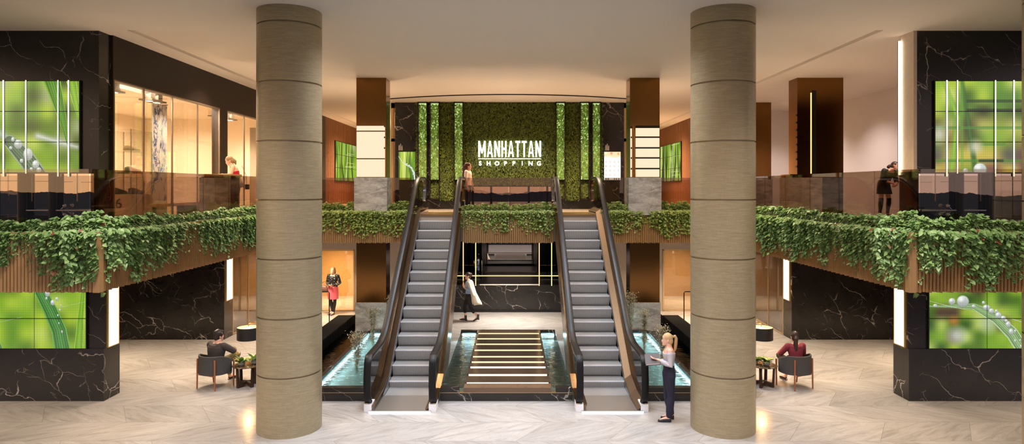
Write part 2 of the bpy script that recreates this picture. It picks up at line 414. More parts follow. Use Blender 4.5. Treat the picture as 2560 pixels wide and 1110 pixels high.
balustrade('bronze tinted glass balustrade along the front of the right balcony', (6.83,10.65), (13.5,10.65), 5, m=m_rail_front)
balustrade('bronze tinted glass balustrade along the inner side of the left balcony', (-6.82,10.68), (-6.82,19.76), 7)
balustrade('bronze tinted glass balustrade along the inner side of the right balcony', (6.82,10.68), (6.82,19.76), 7)
balustrade('bronze tinted glass balustrade on the rear balcony left of the left copper pillar', (-6.80,19.8), (-4.66,19.8), 2, m=m_rail_rear)
balustrade('narrow bronze tinted glass balustrade between left copper pillar and left escalator', (-3.56,19.8), (-2.95,19.8), 1, m=m_rail_rear)
balustrade('bronze tinted glass balustrade between the two escalator heads', (-1.32,19.8), (1.34,19.8), 2, m=m_rail_rear)
balustrade('narrow bronze tinted glass balustrade between right escalator and right copper pillar', (2.95,19.8), (3.56,19.8), 1, m=m_rail_rear)
balustrade('bronze tinted glass balustrade on the rear balcony right of the right copper pillar', (4.66,19.8), (6.80,19.8), 2, m=m_rail_rear)

# ------------------------------------------------------------------ copper pillars
m_reflection = EM('cream_reflection', (255,232,196), 1.05)
def pillar(x0, x1, y0, y1, label, slats, face):  # slats: whether the reflection has dark bars
    t = thing('copper_pillar', label, 'pillar', ((x0+x1)/2, (y0+y1)/2, 0), None, 0, 'thing')
    B(x0-.02,x1+.02,y0-.05,y1+.02,0,1.07).build('marble_plinth', m_grey, t)
    B(x0,x1,y0,y1,1.07,ZS-.005).build('lower_shaft', m_copper, t)
    B(x0-.05,x1+.04,y0-.07,y1+.02,ZU+.003,ZG).build('marble_collar', m_grey, t)
    B(x0,x1,y0,y1,ZG,ZC).build('upper_shaft', m_copper, t)
    # reflection in the front face, built as a glowing panel with dark bars
    pz0, pz1 = ZG+.02, 6.36
    if not slats:
        p = B(x0+.01,x1-.03,y0-.012,y0-.002,pz0,pz1).build('reflection_panel', m_reflection, t)
        mb = MB()
        for z in (6.20, 5.375): B(x0+.01,x1-.03,y0-.02,y0-.012,z-.016,z+.016).build('reflected_rail', M('olive_reflection', (112,86,44), .35, .7), p)
        for z in (6.35, 6.02, 5.7): B(x1-.06,x1-.03,y0-.022,y0-.012,z-.03,z+.02).build('reflected_clip', m_black, p)
    else:
        xa = x0+.17
        p = B(xa,x1-.01,y0-.012,y0-.002,pz0,pz1).build('reflection_panel', m_reflection, t)
        B(x0+.01,x0+.06,y0-.012,y0-.002,pz0,6.28).build('side_reflection_panel', m_reflection, p)
        for z in (6.33,6.02,5.70,5.40,5.08):
            w = .045 if z < 6.3 else .075
            B(xa-.005,x1-.005,y0-.03,y0-.012,z-w/2,z+w/2).build('slat', m_black, p)
            B(x0+.02,x0+.055,y0-.03,y0-.012,z-.03,z+.02).build('clip', m_black, p)
        rail = MB().tube([(x0+.10,y0-.03,6.33),(x0+.125,y0-.03,6.1),(x0+.14,y0-.03,5.6),(x0+.15,y0-.03,pz0)], .018, 8)  # curved line in the reflection
        rail.build('reflected_curve', M('brass_reflection', (190,140,72), .25, .9), p, smooth=True)
    return t
pillar(-4.54, -3.65, 19.4, 20.03, 'copper mirror pillar left of the escalators with a glowing panel for its cream reflection', False, 0)
pillar(3.65, 4.54, 19.4, 20.03, 'copper mirror pillar right of the escalators with a glowing panel and black bars for its reflection', True, 0)
# larger copper pillar on the right gallery, and a farther one
t = thing('copper_pillar', 'wide copper mirror pillar on the right gallery with marble foot and a reflected LED line', 'pillar', (9.4,19.7,ZU), None, 0, 'thing')
B(8.38,9.36,19.30,20.0,ZU+.003,ZG+.0).build('marble_collar', m_grey, t)
B(8.42,9.30,19.34,20.0,ZG,ZG+.10).build('copper_band', m_copper, t)
B(8.66,10.04,19.4,20.0,ZG+.10,ZC).build('upper_shaft', m_copper, t)
B(9.38,10.04,19.41,20.0,ZU+.003,ZG+.10).build('lower_shaft', m_copper, t)
B(9.055,9.085,19.385,19.4,ZG+.12,7.35).build('reflected_line', EM('amber_reflection', (255,196,120), 2.2), t)  # reflection of an LED strip, drawn as a glowing line
B(9.10,9.22,19.385,19.4,ZG+.10,7.42).build('dark_inlay', m_black, t)
mb = MB()
for k in range(8): B(8.65,8.66,19.42,19.50,ZG+.3+k*.22,ZG+.36+k*.22).build('clip', m_black, t)
t = thing('copper_pillar', 'slimmer copper mirror pillar farther back on the right gallery', 'pillar', (9.8,25.2,ZU), None, 0, 'thing')
B(9.5,10.12,25.0,25.6,ZG+.02,ZC).build('upper_shaft', m_copper, t)
B(9.45,10.15,24.95,25.6,ZU+.003,ZG+.02).build('marble_collar', m_grey, t)
B(8.1,8.7,25.0,25.6,ZG,ZC).build('side_shaft', m_copper, t)

# ------------------------------------------------------------------ light boxes at the wall ends, LED lines
m_panel = EM('warm_white_lightbox', (255,243,214), 1.5)
def lightbox(label, x, s, y0, y1, z0, z1):
    t = thing('wall_lightbox', label, 'light panel', (x, (y0+y1)/2, z0), 'tall light boxes on the marble wall ends')
    a, b = sorted((x, x-.035*s)); B(a,b,y0,y1,z0,z1).build('diffuser', m_panel, t)
    a, b = sorted((x+.02*s, x-.045*s)); m = MB()
    m.box(a,b,y0-.012,y0,z0,z1); m.box(a,b,y1,y1+.012,z0,z1); m.box(a,b,y0-.012,y1+.012,z0-.015,z0)
    m.build('frame', M('gold_frame', (214,176,110), .3, .8), t)
lightbox('glowing light box on the end of the front left marble wall', -8.498, -1, 13.78, 14.14, 1.12, 2.86)
lightbox('glowing light box on the end of the front right marble wall', 8.498, 1, 13.78, 14.14, 1.12, 2.86)
lightbox('glowing light box on the left rear marble wall beside the glass storefront', -8.418, -1, 19.3, 19.72, 1.14, 2.86)
lightbox('glowing light box on the right rear marble wall beside the glass storefront', 8.418, 1, 19.3, 19.72, 1.14, 2.86)
m_led = EM('warm_led', (255,200,130), 2.6); m_ledw = EM('soft_white_led', (255,240,214), 6.0)
def led(label, x0,x1,y0,y1,z0,z1, m=None, group=None, name='led_strip'):
    t = thing(name, label, 'light', ((x0+x1)/2,(y0+y1)/2,z0), group)
    B(x0,x1,y0,y1,z0,z1).build('diffuser', m or m_led, t); e = .006
    B(x0-e,x1+e,y1,y1+.012,z0,z1).build('channel', m_blackmetal, t)
for x, l in ((-1.645,'leftmost of the four upright LED lines under the centre balcony'),(-1.195,'upright LED line just left of the mirrored niche'),(1.105,'upright LED line just right of the mirrored niche'),(1.555,'rightmost of the four upright LED lines under the centre balcony')):
    led('warm '+l, x-.014,x+.014,23.46,23.475,.96,ZS, group='upright LED lines over the low marble wall')
led('long level warm LED line crossing the upright LED lines', -1.95,1.9,23.44,23.455,1.31,1.335)
led('tall bright white LED line on the corner of the right marble wall', 8.50,8.545,14.02,14.06,4.78,7.68, m_ledw)
# ------------------------------------------------------------------ escalators
def bend(pts, n=6):
    """round the corners of a 2D polyline (d, z, radius)"""
    out = []
    for i, p in enumerate(pts):
        if i in (0, len(pts)-1) or p[2] <= 0: out.append((p[0],p[1])); continue
        a, b, c = Vector(pts[i-1][:2]), Vector(p[:2]), Vector(pts[i+1][:2])
        r = p[2]; u = b + (a-b).normalized()*r; w = b + (c-b).normalized()*r
        for k in range(n+1):
            t = k/n; q = u*(1-t)**2 + b*2*t*(1-t) + w*t*t; out.append((q.x,q.y))
    return out
SL_ = .7085
zn = lambda d: .168 + SL_*(d-14.53)             # nosing line
RAIL = bend([(13.13,.15,0),(13.0,.2,.1),(12.93,.62,.25),(13.03,1.12,.2),(14.57,1.115,.5),(19.84,4.86,.55),(21.42,4.86,.22),(21.64,4.5,.2),(21.38,4.05,0)], 8)
def ribbon(path, x0, x1, t_out, t_in):
    """band of width x0..x1 following a (d,z) path, from t_out outside the path to t_in inside"""
    mb = MB(); rings = []
    for i, p in enumerate(path):
        a = path[max(i-1,0)]; b = path[min(i+1,len(path)-1)]
        tx, tz = b[0]-a[0], b[1]-a[1]; L = math.hypot(tx,tz); nx, nz = -tz/L, tx/L     # left normal = outwards (up) for this direction
        c = .25*abs(x1-x0)*.4
        o = lambda x, t: (x, p[0]+nx*t, p[1]+nz*t)
        rings.append([o(x0,t_in),o(x0,t_out-c*.6),o(x0+c,t_out),o(x1-c,t_out),o(x1,t_out-c*.6),o(x1,t_in)])
    return mb.loft(rings)
def grooved_steel():
    n = N('grooved_step_steel'); tc = n.n('TexCoord').outputs['Object']; s = n.n('SeparateXYZ', {0: tc})
    f = n.math('FRACT', n.math('MULTIPLY', s.outputs[0], 70.0)); h = n.math('GREATER_THAN', f, .42)
    col = n.mix(h, srgb(100,100,100), srgb(192,190,186))
    n.pbr(col=col, metal=.35, rough=.36, normal=n.bump(h, .35, .006)); return n.m
m_step = grooved_steel()
m_nose = M('bright_step_nosing', (232,234,240), .3, .2)
m_esc_glass = tinted_glass('smoked_escalator_glass', (.34,.30,.27), .10, fk=.5)
m_esc_plate = M('pale_steel_plate', (178,172,164), .3, .8, noise=(30,.1)); m_gold = M('satin_bronze_plate', (176,142,92), .26, .9, noise=(20,.1))
m_wled = EM('cool_white_led', (236,242,255), 3.0)
def escalator(xc, label):
    t = thing('escalator', label, 'escalator', (xc, 17.2, 0), 'pair of escalators')
    for s in (-1, 1):
        xr = xc + s*.652
        ribbon(RAIL, xr-.07, xr+.07, .0, -.05).build('handrail', m_rubber, t, smooth=50)
        ribbon(RAIL, xr-.055, xr+.055, -.05, -.105).build('handrail_guide', m_steel if s < 0 else m_bsteel, t, smooth=50)
        # balustrade panel between the handrail and the deck
        deck = [(21.3,3.98),(19.55,3.80),(14.5,zn(14.5)+.18),(13.9,.22),(13.22,.18)]
        inner = []
        for i, p in enumerate(RAIL):
            a = RAIL[max(i-1,0)]; b = RAIL[min(i+1,len(RAIL)-1)]; L = math.hypot(b[0]-a[0],b[1]-a[1])
            inner.append((p[0]+(b[1]-a[1])/L*.1, p[1]-(b[0]-a[0])/L*.1))
        MB().prism(inner + deck, 0, xr-.008, xr+.008).build('balustrade_panel', m_esc_glass, t)
        # inner deck and skirt
        path = [(13.05,.02),(13.9,.06),(14.5,zn(14.5)+.05),(19.5,zn(19.5)+.05),(21.35,3.70+.03)]
        xi = xc + s*.505; a, b = sorted((xi, xr+.0))
        mb = MB()
        mb.loft([[(a,d,z),(b,d,z+.10),(b,d,z+.14),(a,d,z+.035)] for d, z in path])
        mb.build('inner_deck', M('dull_bronze_deck', (120,98,74), .42, .8, noise=(30,.12)), t)
        a, b = sorted((xi, xi+s*.02)); mb = MB()
        mb.loft([[(a,d,z-.16),(b,d,z-.16),(b,d,z+.02),(a,d,z+.02)] for d, z in path if d > 13.6]).build('skirt_panel', m_steel, t)
        # outer deck and cladding
        a, b = sorted((xr, xc + s*.722))
        mb = MB(); mb.loft([[(a,d,z+.10),(b,d,z+.10),(b,d,z+.15),(a,d,z+.15)] for d, z in path]).build('outer_deck', m_bsteel, t)
        a, b = sorted((xc+s*.700, xc+s*.718))
        low = [(21.3,3.70),(19.9,3.695),(19.40,3.42),(19.4,2.9),(15.35,.02),(13.05,.0)]
        top = [(d, z+.10) for d, z in path]
        MB().prism(top + low, 0, a, b).build('side_cladding', M('smoked_bronze_cladding', (112,98,82), .3, .75, noise=(20,.1)), t)
        # newel foot
        B(xr-.075,xr+.075,13.02,13.35,.0,.15).build('newel_foot', M('white_newel_foot', (236,236,238), .3), t)
    # underside of the truss
    mb = MB(); a, b = xc-.70, xc+.70
    mb.loft([[(a,d,z),(b,d,z),(b,d,z+.06),(a,d,z+.06)] for d, z in ((15.35,.03),(19.39,2.92))]).build('truss_soffit', m_blackmetal, t)
    # steps
    w = .50
    for k in range(14):
        d, z = 14.53+.364*k, .168+.258*k
        st = MB().box(xc-w,xc+w,d,d+.40,z-.035,z)
        prof = [(d,z-.025),(d+.006,z-.06),(d+.03,z-.15),(d+.07,z-.262),(d+.12,z-.262),(d+.12,z-.025)]
        st.prism(prof, 0, xc-w, xc+w)
        q = st.build('step', m_step, t); B(xc-w,xc+w,d-.004,d+.02,z-.02,z+.003).build('nosing', m_nose, q)
    B(xc-w,xc+w,13.97,14.56,-.0,.024).build('flat_step', m_step, t)
    B(xc-.62,xc+.62,12.98,13.97,.0,.03).build('lower_comb_plate', m_esc_plate, t)
    B(xc-.62,xc+.62,19.62,21.45,ZU+.002,ZU+.012).build('upper_comb_plate', m_gold, t)
    B(xc-w,xc+w,19.58,19.64,ZU-.02,ZU+.016).build('comb_edge', m_gold, t)
    B(xc-.62,xc+.62,12.955,12.98,.0,.028).build('floor_light', m_wled, t)
    return t
escalator(-2.13, 'left escalator rising from the hall floor to the rear balcony')
escalator(2.135, 'right escalator rising from the hall floor to the rear balcony')

# ------------------------------------------------------------------ pool with stepping slabs
m_poolfloor = M('teal_pool_floor', (150,172,170), .6, noise=(2,.25))
t = thing('reflecting_pool', 'dark marble reflecting pool around the feet of the escalators', 'pool', (0,16.5,0))
PX, P0, P1 = 4.12, 13.68, 19.2
E0, E1 = 1.395, 2.875        # the escalators stand between the three basins
m_pled = EM('pool_white_led', (224,246,250), 4.0)
for a, b in ((-5.05,-E1),(-E0,E0),(E1,5.05)):
    B(a,b,P0,P0+.03,0,.17).build('front_rim', m_dark, t); B(a,b,P0+.002,P0+.10,.17,.185).build('gold_line', M('gold_line', (196,150,84), .3, .9), t)
for a, b in ((-5.05,-E1),(-E0,-1.0),(1.05,E0),(E1,5.05)): B(a,b,P0-.005,P0+.16,.185,.28).build('front_coping', m_dark, t)
for a, b in ((-PX-.09,-PX),(PX,PX+.09)): B(a,b,P0+.16,P1,0,.28).build('side_rim', m_dark, t)
for a, b in ((-PX,-E1),(-E0,E0),(E1,PX)):
    B(a,b,P1,P1+.12,0,.28).build('rear_rim', m_dark, t); B(a,b,P0+.16,P1,0.0,.02).build('basin_floor', m_poolfloor if abs(a) > 2 or abs(b) > 2 else M('olive_pool_floor', (84,80,60), .5, noise=(2,.25)), t)
    B(a,b,P0+.16,P1,.231,.235).build('water', m_water, t)
for x0,x1,y0,y1 in ((-PX+.005,-PX+.03,P0+.3,P1-.05),(PX-.03,PX-.005,P0+.3,P1-.05),(-PX+.05,-2.95,P1-.03,P1-.005),(2.95,PX-.05,P1-.03,P1-.005),(-1.35,-.95,P1-.03,P1-.005),(.98,1.36,P1-.03,P1-.005)):
    B(x0,x1,y0,y1,.12,.21).build('underwater_light', m_pled, t)
for sx in (-1, 1):
    lamp('pool_light', 'AREA', (sx*(PX-.04),16.4,.15), 36, (228,244,248), (0,R(90*sx),0), .07, 5.0, spread=170)
    lamp('pool_light', 'AREA', (sx*3.45,P1-.05,.15), 14, (222,244,250), (R(-90),0,0), 1.0, .06, spread=170)
    lamp('pool_light', 'AREA', (sx*1.16,P1-.05,.15), 10, (216,244,250), (R(-90),0,0), .4, .06, spread=170)
# outer dark channels
for s in (-1, 1):
    t2 = thing('water_channel', 'narrow dark water channel beside the lit pool on the %s' % ('left' if s < 0 else 'right'), 'pool', (4.5*s,16.5,0))
    a, b = sorted((4.22*s, 4.86*s)); B(a,b,P0+.2,20.4,0,.10).build('channel_floor', m_black, t2)
    B(a,b,P0+.2,20.4,.225,.229).build('water', water_mat('channel_water_%d' % s, (.14,.12,.11), 2.2), t2)
    a, b = sorted((4.86*s, 5.35*s)); mb = MB(); mb.box(a,b,P0+.2,20.4,0,.50)
    for k in range(60): 
        y = P0+.25+k*.112; p, q = sorted((4.845*s,4.86*s)); mb.box(p,q,y,y+.06,.02,.49)
    mb.build('ribbed_bench', M('black_ribbed_stone', (11,10,9), .8, spec=.1), t2)
SLABS = [14.05, 14.68, 15.30, 15.76, 16.26, 16.91, 17.56, 18.19, 18.85]
LEDH = [.07,.06,.045,.035,.03,.03,.03,.03,.03]
B(-.90,.95,P0-.005,13.98,.185,.284).build('threshold_slab', M('bronze_threshold_stone', (104,82,64), .2), t)
m_slab = M('bronze_walk_stone', (66,53,42), .14, noise=(3,.3)); m_sled = EM('step_led', (255,222,176), 3.2); m_sled2 = EM('step_led_far', (255,218,168), 1.5)
for k, y in enumerate(SLABS):
    y1 = (SLABS+[19.37])[k+1] - .12
    lab = 'dark stone stepping slab with lit front edge in the pool, %s' % ['nearest the hall floor','second from the hall floor','third from the hall floor','fourth from the hall floor','fifth, in the middle of the walkway','fourth from the rear floor','third from the rear floor','second from the rear floor','nearest the rear floor'][k]
    s = thing('stepping_slab', lab, 'step', (0.03,y,0), 'lit stepping slabs across the pool')
    B(-.90,.95,y+.02,y1-.03,.05,.285+.0).build('stone', m_slab, s)
    B(-.86,.91,y,y+.02,.278-LEDH[k],.278).build('edge_light', m_sled if k < 3 else m_sled2, s)
# ------------------------------------------------------------------ video walls (pictures are painted here with numpy)
def up(a, h, w):
    """bilinear upsample"""
    ys = np.linspace(0, a.shape[0]-1.001, h); xs = np.linspace(0, a.shape[1]-1.001, w)
    y0 = ys.astype(int); x0 = xs.astype(int); fy = (ys-y0)[:,None]; fx = (xs-x0)[None,:]
    fy = fy*fy*(3-2*fy); fx = fx*fx*(3-2*fx)
    if a.ndim == 3: fy = fy[...,None]; fx = fx[...,None]
    return (a[y0][:,x0]*(1-fy)+a[y0+1][:,x0]*fy)*(1-fx) + (a[y0][:,x0+1]*(1-fy)+a[y0+1][:,x0+1]*fy)*fx
PAL = np.array([[178,204,62],[120,164,40],[74,110,36],[150,190,60],[204,220,110],[96,140,50],[56,72,40],[170,176,140]], float)/255
def bokeh(seed, w, h, gx, gy, pal=None, weights=None):
    r = np.random.RandomState(seed); pal = PAL if pal is None else pal
    idx = r.choice(len(pal), size=(gy, gx), p=weights)
    return up(pal[idx], h, w)
def grid(w, h): return np.meshgrid((np.arange(w)+.5)/w, (np.arange(h)+.5)/h)
def blend(img, mask, col): return img*(1-mask[...,None]) + np.asarray(col, float)*mask[...,None]
def blade(img, pts, widths, col, edge, X, Y, asp, soft=.004, streak=True):
    """a grass blade along a polyline (u,v), v up"""
    best = np.full(X.shape, 9.); side = np.zeros(X.shape); wid = np.zeros(X.shape)
    for i in range(len(pts)-1):
        (ax,ay),(bx,by) = pts[i], pts[i+1]; ax*=asp; bx*=asp
        dx, dy = bx-ax, by-ay; L2 = dx*dx+dy*dy
        t = np.clip(((X*asp-ax)*dx+(Y-ay)*dy)/L2, 0, 1)
        px, py = ax+t*dx-X*asp, ay+t*dy-Y; d = np.hypot(px,py); m = d < best
        sd = np.sign(px*dy-py*dx); wv = widths[i]*(1-t)+widths[i+1]*t
        best = np.where(m, d, best); side = np.where(m, sd, side); wid = np.where(m, wv, wid)
    q = best*side/np.maximum(wid, 1e-4)
    mask = np.clip((wid-best)/soft, 0, 1)
    c = np.asarray(col, float)*(1-.25*np.abs(q))[...,None]
    if streak: c = c*(1+.16*np.sin(q*22))[...,None]
    c = np.where((np.abs(q) > .82)[...,None], np.asarray(edge, float), c)
    return img*(1-mask[...,None]) + c*mask[...,None]
def drop(img, u, v, ru, rv, X, Y, asp, bright=1.0):
    d = np.hypot((X-u)*asp/ru, (Y-v)/rv); mask = np.clip((1-d)*8, 0, 1)
    sh = .80 + .35*np.clip((Y-v)/rv, -1, 1)*.4 + .25*np.clip(1-np.hypot((X-u)*asp/ru+.3,(Y-v)/rv-.35)*1.6, 0, 1)
    c = np.stack([sh*.95, sh*.98, sh*.95], -1)*bright
    rim = np.clip(1-np.abs(d-.92)*9, 0, 1)*.5
    return img*(1-mask[...,None]) + (c*(1-rim[...,None]) + np.array([.35,.5,.3])*rim[...,None])*mask[...,None]
def led_grid(img, cell):
    h, w, _ = img.shape; yy, xx = np.mgrid[0:h,0:w]
    k = 1 - .30*((yy % cell) == 0) - .24*((xx % cell) == 0)
    return img*np.clip(k, .3, 1)[...,None]
def to_image(name, img):
    h, w, _ = img.shape; im = bpy.data.images.new(name, w, h)
    px = np.ones((h, w, 4), np.float32); px[...,:3] = np.clip(img, 0, 1); im.pixels.foreach_set(px.ravel()); im.update(); return im
def screen_mat(name, img, strength=1.15):
    n = N(name); im = n.n('TexImage'); im.image = to_image(name, img); im.interpolation = 'Linear'
    uv = n.n('UVMap'); n.t.links.new(uv.outputs[0], im.inputs[0])
    e = n.n('Emission', {0: im.outputs[0], 1: strength*EMK}); g = n.n('BsdfGlossy', {0: (1,1,1,1), 'Roughness': .12})
    x = n.n('MixShader', {0: .05, 1: e.outputs[0], 2: g.outputs[0]}); return n.surf(x.outputs[0])
WHT = (.92,.95,.92)
def pic_upper_left(w=480, h=410):
    X, Y = grid(w, h); asp = w/h
    im = bokeh(3, w, h, 8, 7); im = im*.75 + bokeh(8, w, h, 4, 4)*.25
    im = blade(im, [(.02,.62),(.28,.42),(.5,.30)], [.05,.08,.03], (.66,.74,.62), (.7,.78,.66), X, Y, asp, .06, False)
    im = blade(im, [(.62,.40),(.98,.28)], [.06,.05], (.86,.88,.86), (.86,.88,.86), X, Y, asp, .06, False)
    im = blade(im, [(-.02,1.05),(.14,.66),(.2,.6)], [.09,.09,.03], (.42,.62,.36), (.5,.7,.42), X, Y, asp)
    im = blade(im, [(.74,1.05),(.84,.62),(.9,.3)], [.10,.05,.01], (.36,.62,.16), (.5,.74,.2), X, Y, asp)
    im = blade(im, [(.92,1.05),(1.0,.6)], [.06,.02], (.60,.80,.24), (.74,.88,.4), X, Y, asp)
    im = blade(im, [(.36,.34),(.52,.14),(.64,-.06)], [.07,.10,.10], (.40,.52,.40), (.6,.7,.58), X, Y, asp)
    for u, v, a, b in ((.11,.92,.035,.07),(.2,.72,.045,.09),(.15,.8,.012,.02),(.44,.31,.05,.055),(.53,.20,.055,.075),(.60,.09,.04,.05),(.47,.13,.02,.025),(.37,.27,.02,.02),(.63,.03,.03,.03),(.56,.04,.02,.02),(.39,.36,.02,.03)):
        im = drop(im, u, v, a, b, X, Y, asp)
    return led_grid(im, 8)
def pic_lower_left(w=480, h=280):
    X, Y = grid(w, h); asp = w/h
    im = bokeh(12, w, h, 8, 5, PAL[[0,0,1,3,4,2,5,2]]); im = im*.7 + bokeh(5, w, h, 4, 3, PAL[[0,1,3,0]])*.3
    im = blade(im, [(.98,1.05),(.95,.5),(.93,-.05)], [.03,.05,.08], (.55,.76,.22), (.66,.84,.3), X, Y, asp)
    im = blade(im, [(.52,1.08),(.66,.62),(.74,.3),(.78,-.08)], [.10,.12,.13,.14], (.36,.60,.30), (.46,.70,.34), X, Y, asp)
    im = blade(im, [(-.05,.62),(.10,.2),(.16,-.08)], [.04,.08,.10], (.44,.62,.36), (.55,.74,.4), X, Y, asp)
    im = blade(im, [(.12,.42),(.38,.52)], [.004,.004], (.85,.9,.8), (.85,.9,.8), X, Y, asp)
    im = blade(im, [(.74,.68),(.99,.77)], [.004,.004], (.85,.9,.8), (.85,.9,.8), X, Y, asp)
    for u, v, a, b in ((.63,.92,.045,.07),(.68,.76,.04,.05),(.72,.82,.025,.035),(.75,.64,.018,.022),(.73,.55,.015,.02),(.74,.42,.014,.018),(.77,.28,.016,.025),(.76,.71,.014,.02),(.62,.83,.02,.025),(.02,.36,.04,.07),(.01,.25,.045,.06),(.07,.13,.02,.025),(.12,.08,.016,.02),(.11,.15,.014,.02),(.14,.03,.014,.02)):
        im = drop(im, u, v, a, b, X, Y, asp)
    return led_grid(im, 8)
PALR = np.vstack([PAL[[0,1,2,3,6]], np.array([[196,150,60],[170,110,60],[210,190,80],[120,70,70],[90,90,80]])/255.])
def pic_upper_right(w=480, h=410):
    X, Y = grid(w, h); asp = w/h
    top = bokeh(21, w, h, 8, 7, PAL); bot = bokeh(4, w, h, 7, 6, PALR); f = np.clip((.72-Y)*1.8, 0, 1)[...,None]
    im = top*(1-f) + bot*f
    im = blade(im, [(.06,1.05),(.2,.6),(.14,-.05)], [.03,.05,.05], (.58,.78,.26), (.58,.78,.26), X, Y, asp, .04, False)
    im = blade(im, [(.24,1.0),(.34,.2),(.36,-.05)], [.03,.04,.04], (.28,.46,.2), (.3,.5,.2), X, Y, asp, .03, False)
    for y0, x0, x1, c in ((.78,.27,.82,(.16,.26,.16)),(.68,.27,.82,(.14,.18,.12)),(.49,0,1,(.34,.56,.24)),(.31,.4,.64,(.34,.56,.2)),(.13,0,1,(.3,.52,.2)),(.13,.38,.62,(.1,.18,.1))):
        m = np.clip((.02-np.abs(Y-y0))*120, 0, 1)*np.clip((X-x0)*60, 0, 1)*np.clip((x1-X)*60, 0, 1); im = blend(im, m*.7, c)
    for x0 in (.24,.88): im = blend(im, np.clip((.02-np.abs(X-x0))*80, 0, 1)*.5, (.4,.66,.22))
    for u, v, a, b in ((.03,.42,.1,.12),(.36,.28,.09,.09)):
        d = np.hypot((X-u)*asp/a, (Y-v)/b); im = blend(im, np.clip(1.2-d, 0, 1)*.8, (.88,.86,.8))
    for u, v, a, b in ((.40,.035,.075,.075),(.27,.02,.03,.03)): im = drop(im, u, v, a, b, X, Y, asp)
    return led_grid(im, 8)
def pic_lower_right(w=480, h=280):
    X, Y = grid(w, h); asp = w/h
    im = bokeh(33, w, h, 9, 6, np.vstack([PAL[[0,1,2,3,4,1]], np.array([[90,50,60],[60,90,40]])/255.])); im = im*.75+bokeh(6, w, h, 4, 3)*.25
    d = np.hypot((X-.28)*asp/.2, (Y-.22)/.17); im = blend(im, np.clip(1.2-d,0,1)*.8, (.84,.86,.82))
    d = np.hypot((X-.25)*asp/.12, (Y-.46)/.1); im = blend(im, np.clip(1.2-d,0,1)*.8, (.80,.50,.26))
    d = np.hypot((X-.60)*asp/.16, (Y-.42)/.2); im = blend(im, np.clip(1.2-d,0,1)*.6, (.80,.82,.82))
    im = blade(im, [(-.05,.70),(.2,.70),(.45,.70),(.68,.50),(.84,.25),(.97,-.08)], [.012,.025,.05,.09,.11,.11], (.62,.76,.52), (.78,.88,.7), X, Y, asp)
    im = blade(im, [(-.05,.81),(.2,.70),(.45,.62)], [.004,.005,.004], (.95,.97,.95), (.95,.97,.95), X, Y, asp)
    im = blade(im, [(.82,.50),(1.02,.40)], [.006,.005], (.95,.97,.95), (.95,.97,.95), X, Y, asp)
    for u, v, a, b in ((.34,.78,.115,.105),(.23,.78,.065,.06),(.06,.71,.04,.03),(.45,.70,.04,.03),(.55,.76,.03,.03),(.58,.68,.07,.05),(.63,.62,.05,.05),(.70,.55,.06,.06),(.75,.50,.05,.05),(.80,.40,.05,.06),(.83,.28,.045,.06),(.87,.29,.02,.03),(.87,.13,.02,.03),(.92,.14,.016,.02),(.95,.09,.02,.03),(.93,.04,.02,.03),(.98,.03,.02,.02),(.68,.62,.03,.03),(.78,.46,.03,.03)):
        im = drop(im, u, v, a, b, X, Y, asp)
    return led_grid(im, 8)
def pic_tall(seed, w=200, h=320):
    X, Y = grid(w, h); asp = w/h; r = np.random.RandomState(seed)
    im = bokeh(seed, w, h, 5, 3)
    for k in range(16):
        u = r.rand(); c = PAL[r.randint(0,6)]*(.8+.4*r.rand())
        im = blade(im, [(u,1.1),(u+.1*(r.rand()-.5),.5),(u+.25*(r.rand()-.5),-.1)], [.01+.03*r.rand(),.03+.03*r.rand(),.05], c, c*1.15, X, Y, asp, .01, False)
    im = blade(im, [(.0,.85),(.25,.62),(.5,.52),(.75,.44),(.92,.25),(1.0,-.05)], [.01,.012,.02,.03,.035,.035], WHT, WHT, X, Y, asp)
    for u, v, a in ((.5,.56,.03),(.64,.5,.04),(.8,.40,.035),(.9,.2,.04)): im = drop(im, u, v, a, a, X, Y, asp)
    return im
def pic_wide(seed, w=420, h=360):
    X, Y = grid(w, h); asp = w/h; r = np.random.RandomState(seed)
    im = bokeh(seed, w, h, 8, 4, PAL[[0,1,2,3,5,6,7,4]])
    for k in range(26):
        u = r.rand(); c = PAL[r.randint(0,8)]*(.7+.5*r.rand())
        im = blade(im, [(u,1.1),(u+.08*(r.rand()-.5),.5),(u+.2*(r.rand()-.5),-.1)], [.008+.02*r.rand(),.02+.03*r.rand(),.04], c, c*1.15, X, Y, asp, .015, False)
    for k in range(5):
        a, b = r.rand(2)*.7; y = r.rand()
        im = blend(im, ((np.abs(Y-y) < .006) & (X > a) & (X < a+.35))*.8, (.9,.95,.7)); im = blend(im, ((np.abs(X-a) < .005) & (Y > b) & (Y < b+.3))*.8, (.85,.95,.6))
    return im
